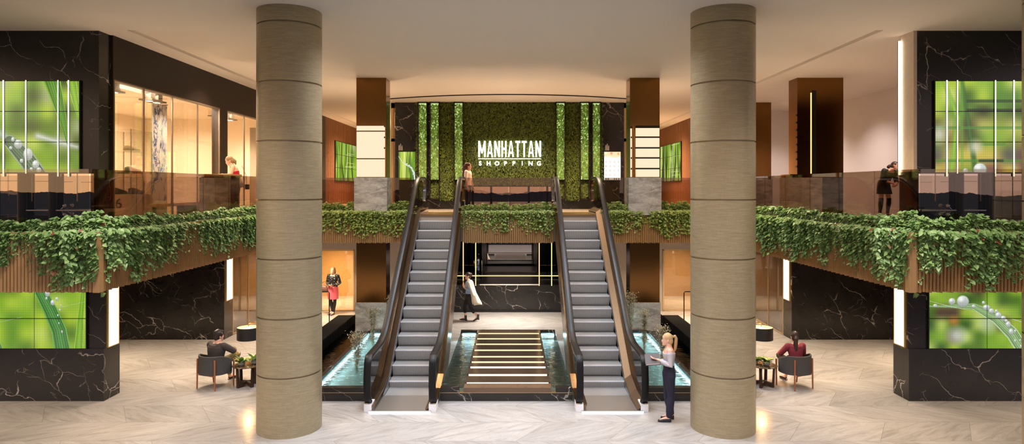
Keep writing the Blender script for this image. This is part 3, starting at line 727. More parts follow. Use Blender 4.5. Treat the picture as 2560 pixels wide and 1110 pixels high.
def pic_directory(w=200, h=320):
    X, Y = grid(w, h); im = np.ones((h, w, 3))*np.array([.98,.98,.97]); asp = w/h
    f = np.clip((Y-.76)*20, 0, 1); wv = np.clip((Y-(.80+.03*np.sin(X*7)))*20, 0, 1)
    im = blend(im, f*.9, (.98,.86,.78)); im = blend(im, wv*.8, (.96,.80,.60))
    for u, v, a, c in ((.44,.94,.05,(.9,.5,.4)),(.85,.92,.05,(.95,.6,.4)),(.12,.96,.05,(.95,.9,.8))):
        im = blend(im, np.clip((1-np.hypot((X-u)*asp/a,(Y-v)/a))*6,0,1)*.8, c)
    r = np.random.RandomState(2)
    for i in range(4):
        for j in range(4):
            u, v = .12+.25*i, .64-.15*j; c = np.array([.93,.90,.88])*(.86+.14*r.rand())
            im = blend(im, np.clip((1-np.hypot((X-u)*asp/.045,(Y-v)/.05))*5,0,1)*.8, c*np.array([1,.94,.90]))
            im = blend(im, ((np.abs(X-u) < .07)&(np.abs(Y-v+.07) < .006))*.4, (.6,.55,.5))
    for i, u in enumerate((.07,.17,.27,.62,.74,.88)): im = blend(im, ((np.abs(X-u) < .03)&(np.abs(Y-.045) < .03))*.85, (.3,.27,.25))
    return im
def uvrect(axis, a0, a1, z0, z1, flip=False):
    def f(p):
        u = (p[axis]-a0)/(a1-a0); return (1-u if flip else u, (p.z-z0)/(z1-z0))
    return f
m_bezel = M('black_screen_bezel', (8,8,9), .35)
def video_wall(name, label, x0, x1, y, z0, z1, cols, rows, img, strength=1.1, cat='video wall', part='screen_panel'):
    """faces -Y; cols/rows = panel edges"""
    t = thing(name, label, cat, ((x0+x1)/2, y, z0), 'green picture video walls' if cat == 'video wall' else None)
    B(x0-.015,x1+.015,y-.045,y,z0-.015,z1+.015).build('bezel', m_bezel, t)
    m = screen_mat(name+'_picture', img, strength); m.name = stem_name(label)
    for i in range(len(cols)-1):
        for j in range(len(rows)-1):
            p = B(cols[i]+.008,cols[i+1]-.008,y-.052,y-.0455,rows[j]+.008,rows[j+1]-.008)
            p.uv = uvrect(0, x0, x1, z0, z1); p.build(part, m, t)
    return t
def stem_name(l): return '_'.join(l.split()[:5])
UZ = [4.82,5.46,6.10,6.74]
video_wall('video_wall', 'upper left video wall of grass blades and dew on dark marble', -11.2, -8.93, 13.598, UZ[0], UZ[-1], [-11.2,-10.05,-8.93], UZ, pic_upper_left())
video_wall('video_wall', 'upper right video wall with green and orange blur on dark marble', 8.97, 11.3, 13.598, UZ[0], UZ[-1], [8.97,10.19,11.3], UZ, pic_upper_right())
LZ = [1.10+.01,1.745,2.39]
video_wall('video_wall', 'lower left video wall of dewy grass blades above dark marble plinth', -11.05, -8.87, 13.718, LZ[0], LZ[-1], [-11.05,-9.96,-8.87], LZ, pic_lower_left())
video_wall('video_wall', 'lower right video wall of a bent dewy blade above dark marble plinth', 8.92, 11.0, 13.718, LZ[0], LZ[-1], [8.92,10.14,11.0], LZ, pic_lower_right())
# glowing bars added for LED reflections on the upper video walls
for side, xs in (('left', (-10.50,-10.03,-9.36,-9.14)), ('right', (9.20,9.42,10.215,10.60))):
    for k, x in enumerate(xs):
        w = ['first','second','third','fourth'][k]
        led('%s from the left of the slim glowing bars for LED reflections across the upper %s video wall' % (w, side), x-(.011 if k in (0,3) else .007),x+(.011 if k in (0,3) else .007),13.52,13.535,4.74,6.75, EM('white_led_reflection', (255,244,214), 2.0), 'glowing bars for LED reflections on the upper video walls')
# side screens on the wood walls (face +-X)
def side_screen(label, s, y0, y1, z0, z1, seed):
    x = 8.5*s - .0*s; t = thing('video_wall', label, 'video wall', (x,(y0+y1)/2,z0), 'green picture video walls')
    a, b = sorted((x-.003*s, x-.05*s)); B(a,b,y0-.02,y1+.02,z0-.02,z1+.02).build('bezel', m_bezel, t)
    m = screen_mat('side_picture', pic_wide(seed), 1.0); ys = [y0, (y0+y1)/2, y1]; zs = [z0+(z1-z0)*k/3 for k in range(4)]
    for i in range(2):
        for j in range(3):
            a, b = sorted((x-.052*s, x-.058*s)); p = B(a,b,ys[i]+.01,ys[i+1]-.01,zs[j]+.01,zs[j+1]-.01); p.uv = uvrect(1, y0, y1, z0, z1, s > 0); p.build('screen_panel', m, t)
side_screen('video wall of tall grass on the left walnut wall behind copper pillar', -1, 31.5, 35.8, 4.85, 6.80, 41)
side_screen('video wall of tall grass on the right walnut wall behind copper pillar', 1, 32.0, 36.6, 4.85, 6.80, 47)
video_wall('display_screen', 'small upright screen showing a dewy blade left of the green wall', -4.26, -3.60, 25.0, 4.81, 5.90, [-4.26,-3.60], [4.81,5.90], pic_tall(9), 1.15, 'screen', 'screen_panel')
video_wall('directory_screen', 'bright white store directory screen right of the green wall', 3.66, 4.31, 25.0, 4.80, 5.90, [3.66,4.31], [4.80,5.90], pic_directory(), 1.35, 'screen', 'screen_panel')
# small three-stroke emblem above each upright screen
for x, s in ((-4.25,'left'),(3.72,'right')):
    mb = MB()
    for k, (h0, h1) in enumerate(((.06,.22),(.0,.27),(.05,.20))):
        xx = x + k*.055; mb.prism([(xx,5.95+.0),(xx+.035,5.95),(xx+.035,5.95+h1-.03),(xx+.0175,5.95+h1),(xx,5.95+h1-.06)], 1, 24.985, 25.0)
    tag(mb.build('wall_emblem', M('pale_emblem', (206,196,182), .4)), 'small pale three-stroke emblem above the upright screen on the %s' % s, 'emblem')

# ------------------------------------------------------------------ panels, posts and bars built for a reflected entrance below the upper video walls
m_reflected_post = M('reflected_bronze_post', (30,24,20), .32, .4)
def reflected_doors(s):
    side = 'left' if s < 0 else 'right'
    t = thing('reflected_entrance', 'dark reflective panels standing for a reflected entrance below the upper %s video wall' % side, 'door', (10.0*s, 13.5, ZU))
    z1 = 4.80
    xs = [8.62, 9.28, 9.9, 10.6, 11.3]
    for k in range(4):
        a, b = sorted((xs[k]*s, xs[k+1]*s)); B(a+.01,b-.01,13.565,13.585,ZU+.01,z1).build('glass_leaf', m_door_glass, t)
    for xq, r in ((9.42,.075),(10.05,.085)):
        MB().tube([(xq*s,13.46,ZU),(xq*s,13.46,z1)], r, 20).build('reflected_post', m_reflected_post, t, smooth=True)
    for a, b in ((8.62,9.36),(9.5,9.98)):
        MB().tube([(a*s,13.46,4.035),(b*s,13.46,4.035)], .022, 10).build('reflected_push_bar', m_chrome, t, smooth=True)
    for z, zz in ((4.13,4.05),(3.95,4.03)):
        k = MB().ball((9.17*s,13.45,z), .038).build('knob', m_chrome, t, smooth=True)
        MB().tube([(9.17*s,13.46,z),(9.28*s,13.5,zz)], .008, 6).build('reflected_knob_arm', m_chrome, k)
    m_in = M('pale_led_reflection', (206,186,150), .4)  # reflected LED light drawn as thin pale lines on the glass
    for x, z0, w in ((9.93,4.22,.0),(8.98,4.22,.0)):
        B(x*s-.006,x*s+.006,13.557,13.563,z0,4.8).build('led_reflection', m_in, t)
    for a, b, z in ((8.66,8.9,4.62),(9.08,9.26,4.63),(9.52,9.85,4.64),(10.15,11.2,4.65)):
        p, q = sorted((a*s,b*s)); B(p,q,13.557,13.563,z-.006,z+.006).build('led_reflection', m_in, t)
reflected_doors(-1); reflected_doors(1)
# central glass doors under the green wall
d = struct('door_1', MB().box(-1.78,1.72,25.2,25.22,ZU+.02,4.62), tinted_glass('grey_door_glass', (.78,.74,.74), .06), 'row of clear glass doors looking out to a dusk landscape')
mb = MB()
for x in (-1.76,-1.40,-.69,.77,1.49,1.70): mb.box(x-.04,x+.04,25.15,25.25,ZU,4.62)
mb.box(-1.78,1.72,25.15,25.25,4.55,4.62); mb.box(-1.78,1.72,25.15,25.25,ZU,ZU+.03)
mb.build('door_frame', m_blackmetal, d, world=False)
MB().box(.05,.06,25.19,25.23,ZU,4.6).build('door_joint', m_black, d, world=False)

# ------------------------------------------------------------------ shop windows, storefront glazing
fr = M('pale_bronze_frame', (128,110,90), .45, .4)
def xwindow(name, x, ys, z0, z1, glass, label, frame=fr, w=.03):
    t = MB()
    o = struct(name, MB().box(x-.006,x+.006,ys[0],ys[-1],z0,z1), glass, label)
    for y in ys: t.box(x-.016,x+.016,y-w/2,y+w/2,z0,z1)
    t.box(x-.018,x+.018,ys[0],ys[-1],z1-w,z1); t.box(x-.018,x+.018,ys[0],ys[-1],z0,z0+w)
    f = t.build('window_frame', frame, o, world=False); return o
xwindow('window_1', -8.52, [14.06,15.2,16.47,17.8,19.13], ZU+.02, 6.855, m_shop_glass, 'large four-pane shop window on the left gallery')
xwindow('window_2', -8.52, [19.64,20.9,22.85], ZU+.02, 6.855, m_shop_glass, 'narrower shop window beside the large one on the left gallery')
for s, k in ((-1,3),(1,4)):
    xwindow('window_%d' % k, 8.43*s, [19.84,21.0,22.3,23.66], .02, ZS, tinted_glass('storefront_glass_%d' % k, (.84,.82,.80), .08), 'glass storefront on the %s under the balcony' % ('left' if s < 0 else 'right'), M('champagne_frame', (196,166,124), .35, .4))
    a, b = sorted((5.64*s, 8.44*s))
    o = struct('window_%d' % (k+2), B(a,b,23.74,23.752,.02,2.26), tinted_glass('rear_shop_glass_%d' % k, (.93,.86,.74), .05), 'glass front of the %s rear shop under the balcony' % ('left' if s < 0 else 'right'))
    mb = MB()
    for x in (5.66, 7.0, 8.42): mb.box(x*s-.025,x*s+.025,23.7,23.78,.0,2.26)
    mb.box(a,b,23.7,23.78,2.2,2.26); mb.box(a,b,23.7,23.78,0,.03)
    mb.build('window_frame', M('champagne_frame', (196,166,124), .35, .4), o, world=False)
# ------------------------------------------------------------------ foliage
def leaf_mat(name, a, b, trans=.25, rough=.42, sc=5):
    n = N(name); f = n.noise(n.obj(), sc, 2); wn_ = n.n('TexWhiteNoise', {'Vector': n.n('VectorMath', {0: n.obj(), 1: (.06,.06,.06)}, operation='SNAP').outputs[0]}, noise_dimensions='3D').outputs[0]
    col = n.mix(n.math('ADD', n.math('MULTIPLY', f, .45), n.math('MULTIPLY', wn_, .55)), srgb(*a), srgb(*b))
    p = n.n('BsdfPrincipled', {'Base Color': col, 'Roughness': rough}); t = n.n('BsdfTranslucent', {0: col})
    x = n.n('MixShader', {0: trans, 1: p.outputs[0], 2: t.outputs[0]}); return n.surf(x.outputs[0])
m_leaf = leaf_mat('trailing_leaf', (66,110,54), (166,200,126))
m_stem = M('plant_stem', (74,92,44), .6); m_dryleaf = M('rust_brown_leaf', (122,66,42), .6)
def leaf_verts(c, d, nrm, L, W):
    """a folded heart-shaped leaf: 6 verts, 4 faces"""
    s = d.cross(nrm).normalized()
    return [c, c+d*L*.22+s*W*.5+nrm*L*.07, c+d*L*.62+s*W*.34+nrm*L*.03, c+d*L - nrm*L*.12, c+d*L*.62-s*W*.34+nrm*L*.03, c+d*L*.22-s*W*.5+nrm*L*.07, c+d*L*.45-nrm*L*.02]
LEAF_F = [(0,1,6),(1,2,6),(2,3,6),(3,4,6),(4,5,6),(5,0,6)]
def clump_mesh(seed, W=.78, drop=(.08,.72), top=.26, size=.074, strands=74):
    r = random.Random(seed); lv = MB(); sv = MB(); dv = MB()
    for k in range(strands):
        x = (r.random()-.5)*W; L = (drop[0]+(drop[1]-drop[0])*r.random()**1.35)*(1-.35*abs(2*x/W)**2); hgt = top*r.uniform(.25,1)*(1-.3*abs(2*x/W))
        sx = r.uniform(-.12,.12); out = r.uniform(.05,.24)
        if k % 4 == 0: L = 0
        pts = [Vector((x,.18-.1*r.random(),-.02)), Vector((x+sx*.3,.06,hgt*.8)), Vector((x+sx*.6,-.08,hgt)), Vector((x+sx,-out-.06,hgt*.3-.02))]
        z = pts[-1].z; yy = pts[-1].y; xx = pts[-1].x
        while L > 0:
            st = .075; L -= st; z -= st; yy += (-.015 if yy > -.2 else .012)+r.uniform(-.018,.018); xx += r.uniform(-.022,.022)
            yy = min(yy, -.085); pts.append(Vector((xx,yy,z)))
        if k % 2: sv.tube(pts, .0035, 4, cap=False)
        for i, p in enumerate(pts[1:]):
            for q in range(4 if i < 3 else 3):
                a = r.uniform(0, 2*math.pi); dn = Vector((math.cos(a)*.8, -abs(math.sin(a))*.7-.15, -r.uniform(.15,.9) if i > 1 else r.uniform(-.5,.35))).normalized()
                nr = Vector((r.uniform(-.4,.4), -.75, .8)).normalized(); nr = (nr - dn*nr.dot(dn)).normalized()
                Ls = size*r.uniform(.65,1.25); c = p + Vector((r.uniform(-.03,.03), r.uniform(-.03,.02), r.uniform(-.03,.03)))
                tgt = dv if r.random() < .012 else lv
                tgt.add(leaf_verts(c, dn, nr, Ls, Ls*.82), LEAF_F)
    return lv, sv, dv
PROTO = []
m_leafr = leaf_mat('lit_trailing_leaf', (78,108,40), (182,198,104))  # lighter leaf colour carries the stronger light at the rear
def clump_proto(seed, lm=None, **k):
    lv, sv, dv = clump_mesh(seed, **k)
    def me(mb, m, nm):
        q = bpy.data.meshes.new(nm); q.from_pydata([tuple(v) for v in mb.v], [], mb.f); q.update(); q.materials.append(m)
        q.polygons.foreach_set('use_smooth', [True]*len(q.polygons)); return q
    return me(lv, lm or m_leaf, 'foliage'), me(sv, m_stem, 'stems'), me(dv, m_dryleaf, 'dry_leaves')
PF = [clump_proto(100+i) for i in range(5)]                                   # big leaved, near
PR = [clump_proto(200+i, m_leafr, W=.62, drop=(.15,.62), top=.30, size=.068, strands=60) for i in range(4)]   # rear
def clump(x, y, z, rz, proto, label, group):
    t = thing('trailing_plant', label, 'plant', (x,y,z), group, rz)
    for me, nm in zip(proto, ('foliage','stems','dry_leaves')):
        o = bpy.data.objects.new(nm, me); C.objects.link(o); o.parent = t
        if nm == 'foliage': o['kind'] = 'stuff'
    return t
def plant_row(p0, p1, rz, protos, n, label, group):
    for k in range(n):
        f = (k+.5)/n; pr = protos[(k*3+len(label)) % len(protos)]
        o = clump(p0[0]+(p1[0]-p0[0])*f, p0[1]+(p1[1]-p0[1])*f, ZF1-.045, rz + rng.uniform(-.08,.08), pr, label, group)
        s = rng.uniform(.82,1.22); o.scale = (s*(1 if k % 2 else -1), s, s)
plant_row((-10.9,FY+.19), (-FX-.1,FY+.19), 0, PF, 7, 'leafy trailing plant spilling over the front planter of the left balcony', 'trailing plants on the front of the left balcony')
plant_row((FX+.1,FY+.19), (8.35,FY+.19), 0, PF, 3, 'leafy trailing plant spilling over the front planter of the right balcony', 'trailing plants on the front of the right balcony')
plant_row((9.7,FY+.19), (10.9,FY+.19), 0, PF, 2, 'leafy trailing plant spilling over the front planter of the right balcony', 'trailing plants on the front of the right balcony')
plant_row((-FX-.19,FY+.05), (-FX-.19,RY-.1), R(90), PF, 15, 'leafy trailing plant hanging over the inner side planter of the left balcony', 'trailing plants on the inner side of the left balcony')
plant_row((FX+.19,FY+.05), (FX+.19,RY-.1), R(-90), PF, 15, 'leafy trailing plant hanging over the inner side planter of the right balcony', 'trailing plants on the inner side of the right balcony')
plant_row((-FX,RY+.19), (-2.95,RY+.19), 0, PR, 7, 'bright bushy trailing plant on the rear balcony left of the left escalator', 'trailing plants on the rear balcony left of the escalators')
plant_row((-1.36,RY+.19), (1.38,RY+.19), 0, PR, 6, 'bright bushy trailing plant on the rear planter between the two escalators', 'trailing plants between the escalators')
plant_row((2.95,RY+.19), (FX,RY+.19), 0, PR, 7, 'bright bushy trailing plant on the rear balcony right of the right escalator', 'trailing plants on the rear balcony right of the escalators')

for s, nm in ((-1,'left'),(1,'right')):
    o = clump((FX+.2)*s, FY+.26, ZF1-.02, R(40)*-s, PF[2], 'tall bushy trailing plant on the front corner of the %s balcony' % nm, None); o.scale = (1.0,1.1,1.25)
# ------------------------------------------------------------------ green wall
m_gleaf = leaf_mat('green_wall_leaf', (28,44,12), (134,150,62), .15, .4, 9); m_glit = leaf_mat('lit_grass_leaf', (128,170,70), (216,232,160), .55, .4, 9)
m_gback = M('green_wall_backing', (22,30,12), .9)
YG = 24.97
def leaf_field(x0, x1, z0, z1, n, y, size, seed, depth=.06):
    r = np.random.RandomState(seed); mb = MB(); vs = []; fs = []
    px = r.uniform(x0,x1,n); pz = r.uniform(z0,z1,n); py = y - r.uniform(0,depth,n); a = r.normal(0,.55,n); L = size*r.uniform(.6,1.3,n); t = r.uniform(.15,.8,n)
    for i in range(n):
        ca, sa, l, ti = math.cos(a[i]), math.sin(a[i]), L[i], t[i]; w = l*.2
        bx, bz, by = px[i], pz[i], py[i]; ex, ez, ey = bx+sa*l, bz-ca*l, by-ti*l*.6; mx_, mz_, my = (bx+ex)/2, (bz+ez)/2, (by+ey)/2-.012
        b = len(vs); vs += [(bx,by,bz),(mx_+ca*w,my,mz_+sa*w),(ex,ey,ez),(mx_-ca*w,my,mz_-sa*w)]; fs.append((b,b+1,b+2,b+3))
    mb.v = vs; mb.f = fs; return mb
gw = thing('green_wall', 'large living green wall behind the glowing sign', 'plant wall', (0,25,ZU))
CELLS = [(-1.74,1.795,4.62,ZC),(-2.655,-2.11,4.05,ZC),(2.164,2.72,4.05,ZC),(-3.56,-3.49,4.8,ZC),(3.53,3.60,4.8,ZC)]
for k, (a, b, z0, z1) in enumerate(CELLS):
    bk = B(a,b,YG,24.995,z0,z1).build('backing', m_gback, gw)
    f = leaf_field(a,b,z0+.02,z1,int((b-a)*(z1-z0)*1900),YG,.085,50+k,.09).build('leaves', m_gleaf, gw); f['kind'] = 'stuff'
m_gbox = EM('grass_backlight', (196,226,150), 1.5); m_gframe = M('dark_bronze_frame', (52,44,36), .4, .6)
for k, (a, b) in enumerate(((-3.49,-3.12),(-3.03,-2.655),(-2.11,-1.74),(1.795,2.164),(2.72,3.086),(3.18,3.53))):
    w = ['leftmost','second from the left','third from the left','third from the right','second from the right','rightmost'][k]
    t = thing('grass_lightbox', 'framed light box of bright grass, %s of six on the green wall' % w, 'light box', ((a+b)/2,24.9,4.06), 'framed grass light boxes on the green wall')
    mb = MB(); e = .035
    for p, q in ((a,a+e),(b-e,b)): mb.box(p,q,24.78,24.99,4.06,ZC-.005)
    for z in (4.06, 4.79, ZC-.045): mb.box(a,b,24.78,24.99,z,z+.04)
    mb.build('frame', m_gframe, t)
    B(a+e,b-e,24.95,24.985,4.83,ZC-.05).build('backlight', m_gbox, t)
    B(a+e,b-e,24.95,24.985,4.10,4.79).build('lower_backing', m_gback, t)
    f = leaf_field(a+e,b-e,4.88,ZC-.06,2000,24.93,.08,70+k,.07).build('bright_grass', m_glit, t); f['kind'] = 'stuff'
    f = leaf_field(a+e,b-e,4.16,4.79,500,24.95,.085,80+k,.06).build('dark_leaves', m_gleaf, t); f['kind'] = 'stuff'

# ------------------------------------------------------------------ sign
m_sign = EM('sign_white', (255,244,226), 4.5)
def letter_polys(ch, w, h, s):
    """condensed block capitals from convex strokes"""
    if ch == 'M': return [[(0,0),(s,0),(s,h),(0,h)],[(w-s,0),(w,0),(w,h),(w-s,h)],[(0,h),(s*.95,h),(w/2+s*.42,h*.22),(w/2-s*.42,h*.22)],[(w-s*.95,h),(w,h),(w/2+s*.42,h*.22),(w/2-s*.42,h*.22)]]
    if ch == 'N': return [[(0,0),(s,0),(s,h),(0,h)],[(w-s,0),(w,0),(w,h),(w-s,h)],[(0,h),(s,h),(w,0),(w-s,0)]]
    if ch == 'H': return [[(0,0),(s,0),(s,h),(0,h)],[(w-s,0),(w,0),(w,h),(w-s,h)],[(s,h*.44),(w-s,h*.44),(w-s,h*.57),(s,h*.57)]]
    if ch == 'T': return [[(w/2-s/2,0),(w/2+s/2,0),(w/2+s/2,h),(w/2-s/2,h)],[(0,h*.885),(w,h*.885),(w,h),(0,h)]]
    if ch == 'A': return [[(0,0),(s*.95,0),(w/2+s*.1,h),(w/2-s*.55,h)],[(w-s*.95,0),(w,0),(w/2+s*.55,h),(w/2-s*.1,h)],[(w*.22,h*.2),(w*.78,h*.2),(w*.74,h*.32),(w*.26,h*.32)]]
sg = thing('shop_sign', 'glowing white sign reading MANHATTAN SHOPPING on the green wall', 'sign', (.0,24.8,5.3))
x = -1.165; W9 = {'M':.275,'A':.225,'N':.215,'H':.20,'T':.19}; word = 'MANHATTAN'; tot = sum(W9[c] for c in word); gap = (2.395-tot)/8
for ch in word:
    mb = MB()
    for p in letter_polys(ch, W9[ch], .615, .058): mb.prism([(x+u, 5.685+v) for u, v in p], 1, 24.76, 24.80)
    mb.build('letter', m_sign, sg); x += W9[ch]+gap
B(-1.165,1.23,24.765,24.80,5.605,5.63).build('underline', m_sign, sg)
word = 'SHOPPING'; xs = [-1.165 + 2.245*k/7 + .07 for k in range(8)]
for ch, xc in zip(word, xs):
    cu = bpy.data.curves.new('letter', 'FONT'); cu.body = ch; cu.size = .225; cu.extrude = .018; cu.offset = .005; cu.align_x = 'CENTER'
    ob = bpy.data.objects.new('tmp_text', cu); C.objects.link(ob); bpy.context.view_layer.update()
    me = bpy.data.meshes.new_from_object(ob.evaluated_get(bpy.context.evaluated_depsgraph_get())); bpy.data.objects.remove(ob)
    o = bpy.data.objects.new('letter', me); C.objects.link(o); me.materials.clear(); me.materials.append(m_sign)
    o.parent = sg; o.rotation_euler = (R(90),0,0); o.location = (xc, -.02, 5.365-5.3)

# ------------------------------------------------------------------ dried sprigs standing in the pool
m_dry = leaf_mat('dried_floret', (112,106,84), (196,186,150), .2, .6, 20); m_twig = M('pale_twig', (120,100,70), .7)
def sprig(x, y, h, label, seed):
    r = random.Random(seed); t = thing('dried_sprig', label, 'plant', (x,y,.05), 'dried sprigs standing in the pool')
    tw = MB(); lf = MB()
    for k in range(4):
        a = r.uniform(-.05,.05); p = [Vector((x+a*.3,y,.05)), Vector((x+a,y+r.uniform(-.03,.03),h*.5)), Vector((x+a*2.2,y+r.uniform(-.05,.05),h+.05))]
        tw.tube(p, .004, 5)
        for i in range(330):
            f = r.random()**.55; q = p[0].lerp(p[1], min(1,f*2)) if f < .5 else p[1].lerp(p[2], f*2-1)
            w = .02+.075*max(0,f-.3)
            c = q + Vector((r.gauss(0,w), r.gauss(0,w), r.gauss(0,.03))); d = Vector((r.uniform(-1,1),r.uniform(-1,1),r.uniform(-1,.4))).normalized()
            s = d.cross(Vector((0,0,1))).normalized()*.013; lf.add([c, c+d*.02+s, c+d*.038, c+d*.02-s], [(0,1,2,3)])
    tw.build('twig', m_twig, t); f = lf.build('florets', m_dry, t); f['kind'] = 'stuff'
sprig(-3.82,18.3,1.05,'dried sprig in the pool in front of the left marble plinth',1)
sprig(-3.62,15.6,.98,'dried sprig in the pool nearest the left escalator foot',2)
sprig(-3.30,18.6,1.35,'tall dried sprig in the pool half hidden by the left escalator',3)
sprig(3.52,18.6,1.45,'tall dried sprig in the pool just beside the right escalator',4)
sprig(3.62,17.2,1.22,'dried sprig in the pool, middle of the three right of the right escalator',5)
sprig(3.80,15.9,1.05,'dried sprig in the pool beside the woman holding a folder',6)
# ------------------------------------------------------------------ seating groups
m_fab = M('charcoal_fabric', (66,66,66), .9, noise=(60,.25), bump=.2); m_fabin = M('taupe_fabric', (96,84,70), .9, noise=(60,.2), bump=.2)
m_leg = M('reddish_oak', (150,92,62), .45, noise=(12,.2)); m_darkwood = M('dark_walnut', (58,38,28), .4, noise=(12,.25))
def armchair(x, y, rz, label):
    t = thing('tub_armchair', label, 'chair', (x,y,0), 'charcoal tub armchairs', rz)
    # local: opens to +Y (front), back at -Y
    mb = MB(); rings = []
    for k in range(25):
        a = R(200) + R(-220)*(k/24) * 1.0    # from left arm around the back to the right arm
        a = R(-200 + 220*k/24) if False else R(200 + 140*k/24)
        rings.append(a)
    sh = MB(); rr = []
    N_ = 28
    for k in range(N_+1):
        u = k/N_*2-1; a = R(-90) + u*R(118); ca, sa = math.cos(a), math.sin(a)
        ex = .335*ca*(1 if abs(ca) < .97 else 1); ey = .30*sa
        drop = max(0, abs(u)-.55)/.45; zt = .755 - .11*drop; zb = .325 + .02*drop
        n = Vector((ca/.335, sa/.30, 0)).normalized()*.035; c = Vector((ex,ey,0))
        rr.append([c+Vector((0,0,zb)), c+n+Vector((0,0,zb+.01)), c+n+Vector((0,0,zt-.012)), c+n*.5+Vector((0,0,zt)), c+Vector((0,0,zt-.012))])
    sh.loft(rr).build('back_shell', m_fab, t, smooth=50, world=False)
    MB().prism([(.30*math.cos(a),.28*math.sin(a)+.03) for a in [k*2*math.pi/28 for k in range(28)]], 2, .33, .45).build('seat_cushion', m_fabin, t, world=False, bevel=.02)
    for sx, sy, top in ((-1,-1,.68),(1,-1,.68),(-1,1,.62),(1,1,.62)):
        p0 = Vector((sx*.265, sy*.235 - (.0 if sy > 0 else .03), 0)); p1 = Vector((sx*.255, sy*.20 -(.06 if sy < 0 else 0), top))
        if sy > 0: p1.x = sx*.345; p0.x = sx*.30
        MB().tube([p0, p1], [.016,.021], 10).build('leg', m_leg, t, smooth=True, world=False)
    MB().tube([(-.27,-.26,.315),(.27,-.26,.315)], .012, 8).build('rear_rail', m_leg, t, world=False)
    return t
armchair(-6.60,14.68,R(-22),'charcoal tub armchair with the seated man, left of the left column')
armchair(6.53,14.70,R(22),'charcoal tub armchair with the seated ponytailed woman, right of the right column')
def table_top_mat():
    n = N('dark_mosaic_table_top'); d = n.n('TexVoronoi', {'Vector': n.obj(), 'Scale': 16.0}, feature='DISTANCE_TO_EDGE').outputs[0]
    n.pbr(col=n.ramp(d, [(0, srgb(150,120,84)), (.05, srgb(120,96,68)), (.09, srgb(40,32,26))]), rough=.3); return n.m
m_ttop = table_top_mat()
def side_table(x, y, label):
    t = thing('side_table', label, 'table', (x,y,0), 'round side tables')
    MB().lathe([(.29,.455),(.305,.462),(.305,.475),(.295,.482)], x, y, 40).build('table_top', m_ttop, t, smooth=40)
    for k in range(4):
        a = R(45+90*k+10); c, s = math.cos(a), math.sin(a)
        p = lambda r, w, z: (x+c*r-s*w, y+s*r+c*w, z)
        mb = MB(); mb.loft([[p(.19,-.03,0),p(.235,-.03,0),p(.235,.03,0),p(.19,.03,0)],[p(.215,-.03,.455),p(.255,-.03,.455),p(.255,.03,.455),p(.215,.03,.455)]])
        mb.build('leg', m_darkwood, t)
        MB().loft([[p(0,-.03,.06),p(0,.03,.06),p(0,.03,.12),p(0,-.03,.12)],[p(.20,-.03,.0),p(.20,.03,.0),p(.20,.03,.09),p(.20,-.03,.09)]]).build('stretcher', m_darkwood, t)
side_table(-5.92,14.75,'round dark side table beside the seated man'); side_table(5.84,14.75,'round dark side table beside the seated ponytailed woman')
m_pot = M('grey_stone_pot', (150,150,152), .5); m_pl = leaf_mat('lettuce_leaf', (70,110,40), (196,206,120), .3, .4, 12); m_pld = leaf_mat('deep_green_leaf', (40,84,36), (84,130,60), .25, .4, 12)
def pot_plant(x, y, label, seed, big=1):
    t = thing('potted_plant', label, 'plant', (x,y,.482), 'small potted plants on the side tables'); r = random.Random(seed)
    MB().lathe([(.03,.482),(.06,.495),(.078,.53),(.072,.56),(.055,.575),(.048,.56)], x, y, 24).build('pot', m_pot, t, smooth=60)
    for m, n_, nm, up_ in ((m_pl,26,'pale_leaves',.5),(m_pld,12,'dark_leaves',1.1)):
        mb = MB()
        for k in range(n_):
            a = r.uniform(0,6.28); el = r.uniform(.2,1.2)*up_; d = Vector((math.cos(a),math.sin(a),el)).normalized(); nr = Vector((-math.cos(a)*el,-math.sin(a)*el,1)).normalized(); nr = (nr-d*nr.dot(d)).normalized()
            L = r.uniform(.09,.17)*big*(1.2 if up_ > 1 else 1); mb.add(leaf_verts(Vector((x,y,.565))+d*.03, d, nr, L, L*.62), LEAF_F)
        f = mb.build(nm, m, t, smooth=True); f['kind'] = 'stuff'
pot_plant(-6.00,14.66,'small leafy pot plant on the left side table, at its open edge',1); pot_plant(-5.76,14.80,'taller pale leafy pot plant on the left side table by the column',2,1.25)
pot_plant(5.88,14.66,'small leafy pot plant on the right side table, at its open edge',3); pot_plant(5.66,14.80,'pale leafy pot plant on the right side table by the column',4,1.2)
m_shade = M('black_lamp_shade', (34,33,32), .6); m_inner = M('cream_shade_lining', (230,206,160), .6); m_brass = M('aged_brass', (150,112,60), .3, .9); m_bulb = EM('lamp_bulb', (255,226,172), 14)
def drum_lamp(x, y, px, label):
    t = thing('drum_floor_lamp', label, 'lamp', (px,y,0), 'black drum floor lamps')
    MB().lathe([(.255,.955),(.258,.955),(.258,1.245),(.255,1.245)], x, y, 48, cap=False).build('lamp_shade', m_shade, t, smooth=50)
    MB().lathe([(.250,.965),(.250,1.235)], x, y, 48, cap=False).build('shade_lining', m_inner, t, smooth=True)
    MB().lathe([(.0,1.19),(.250,1.19),(.250,1.195),(0,1.195)], x, y, 48, cap=False).build('diffuser_disc', m_inner, t)
    MB().tube([(px,y,.02),(px,y,1.31),(px+(x-px)*.08,y,1.335),(x-(x-px)*.06,y,1.335),(x,y,1.32),(x,y,1.22)], .011, 10).build('bent_pole', m_brass, t, smooth=True)
    MB().lathe([(.14,0),(.14,.02),(.02,.03)], px, y, 32).build('base', m_brass, t)
    MB().ball((x,y,1.225), .06, .06, .022, 16, 8).build('bulb', m_bulb, t, smooth=True)
    lamp('lamp_glow', 'POINT', (x,y,1.30), 6, (255,206,140), size=.05); lamp('lamp_glow', 'POINT', (x,y,1.02), 12, (255,206,140), size=.08)
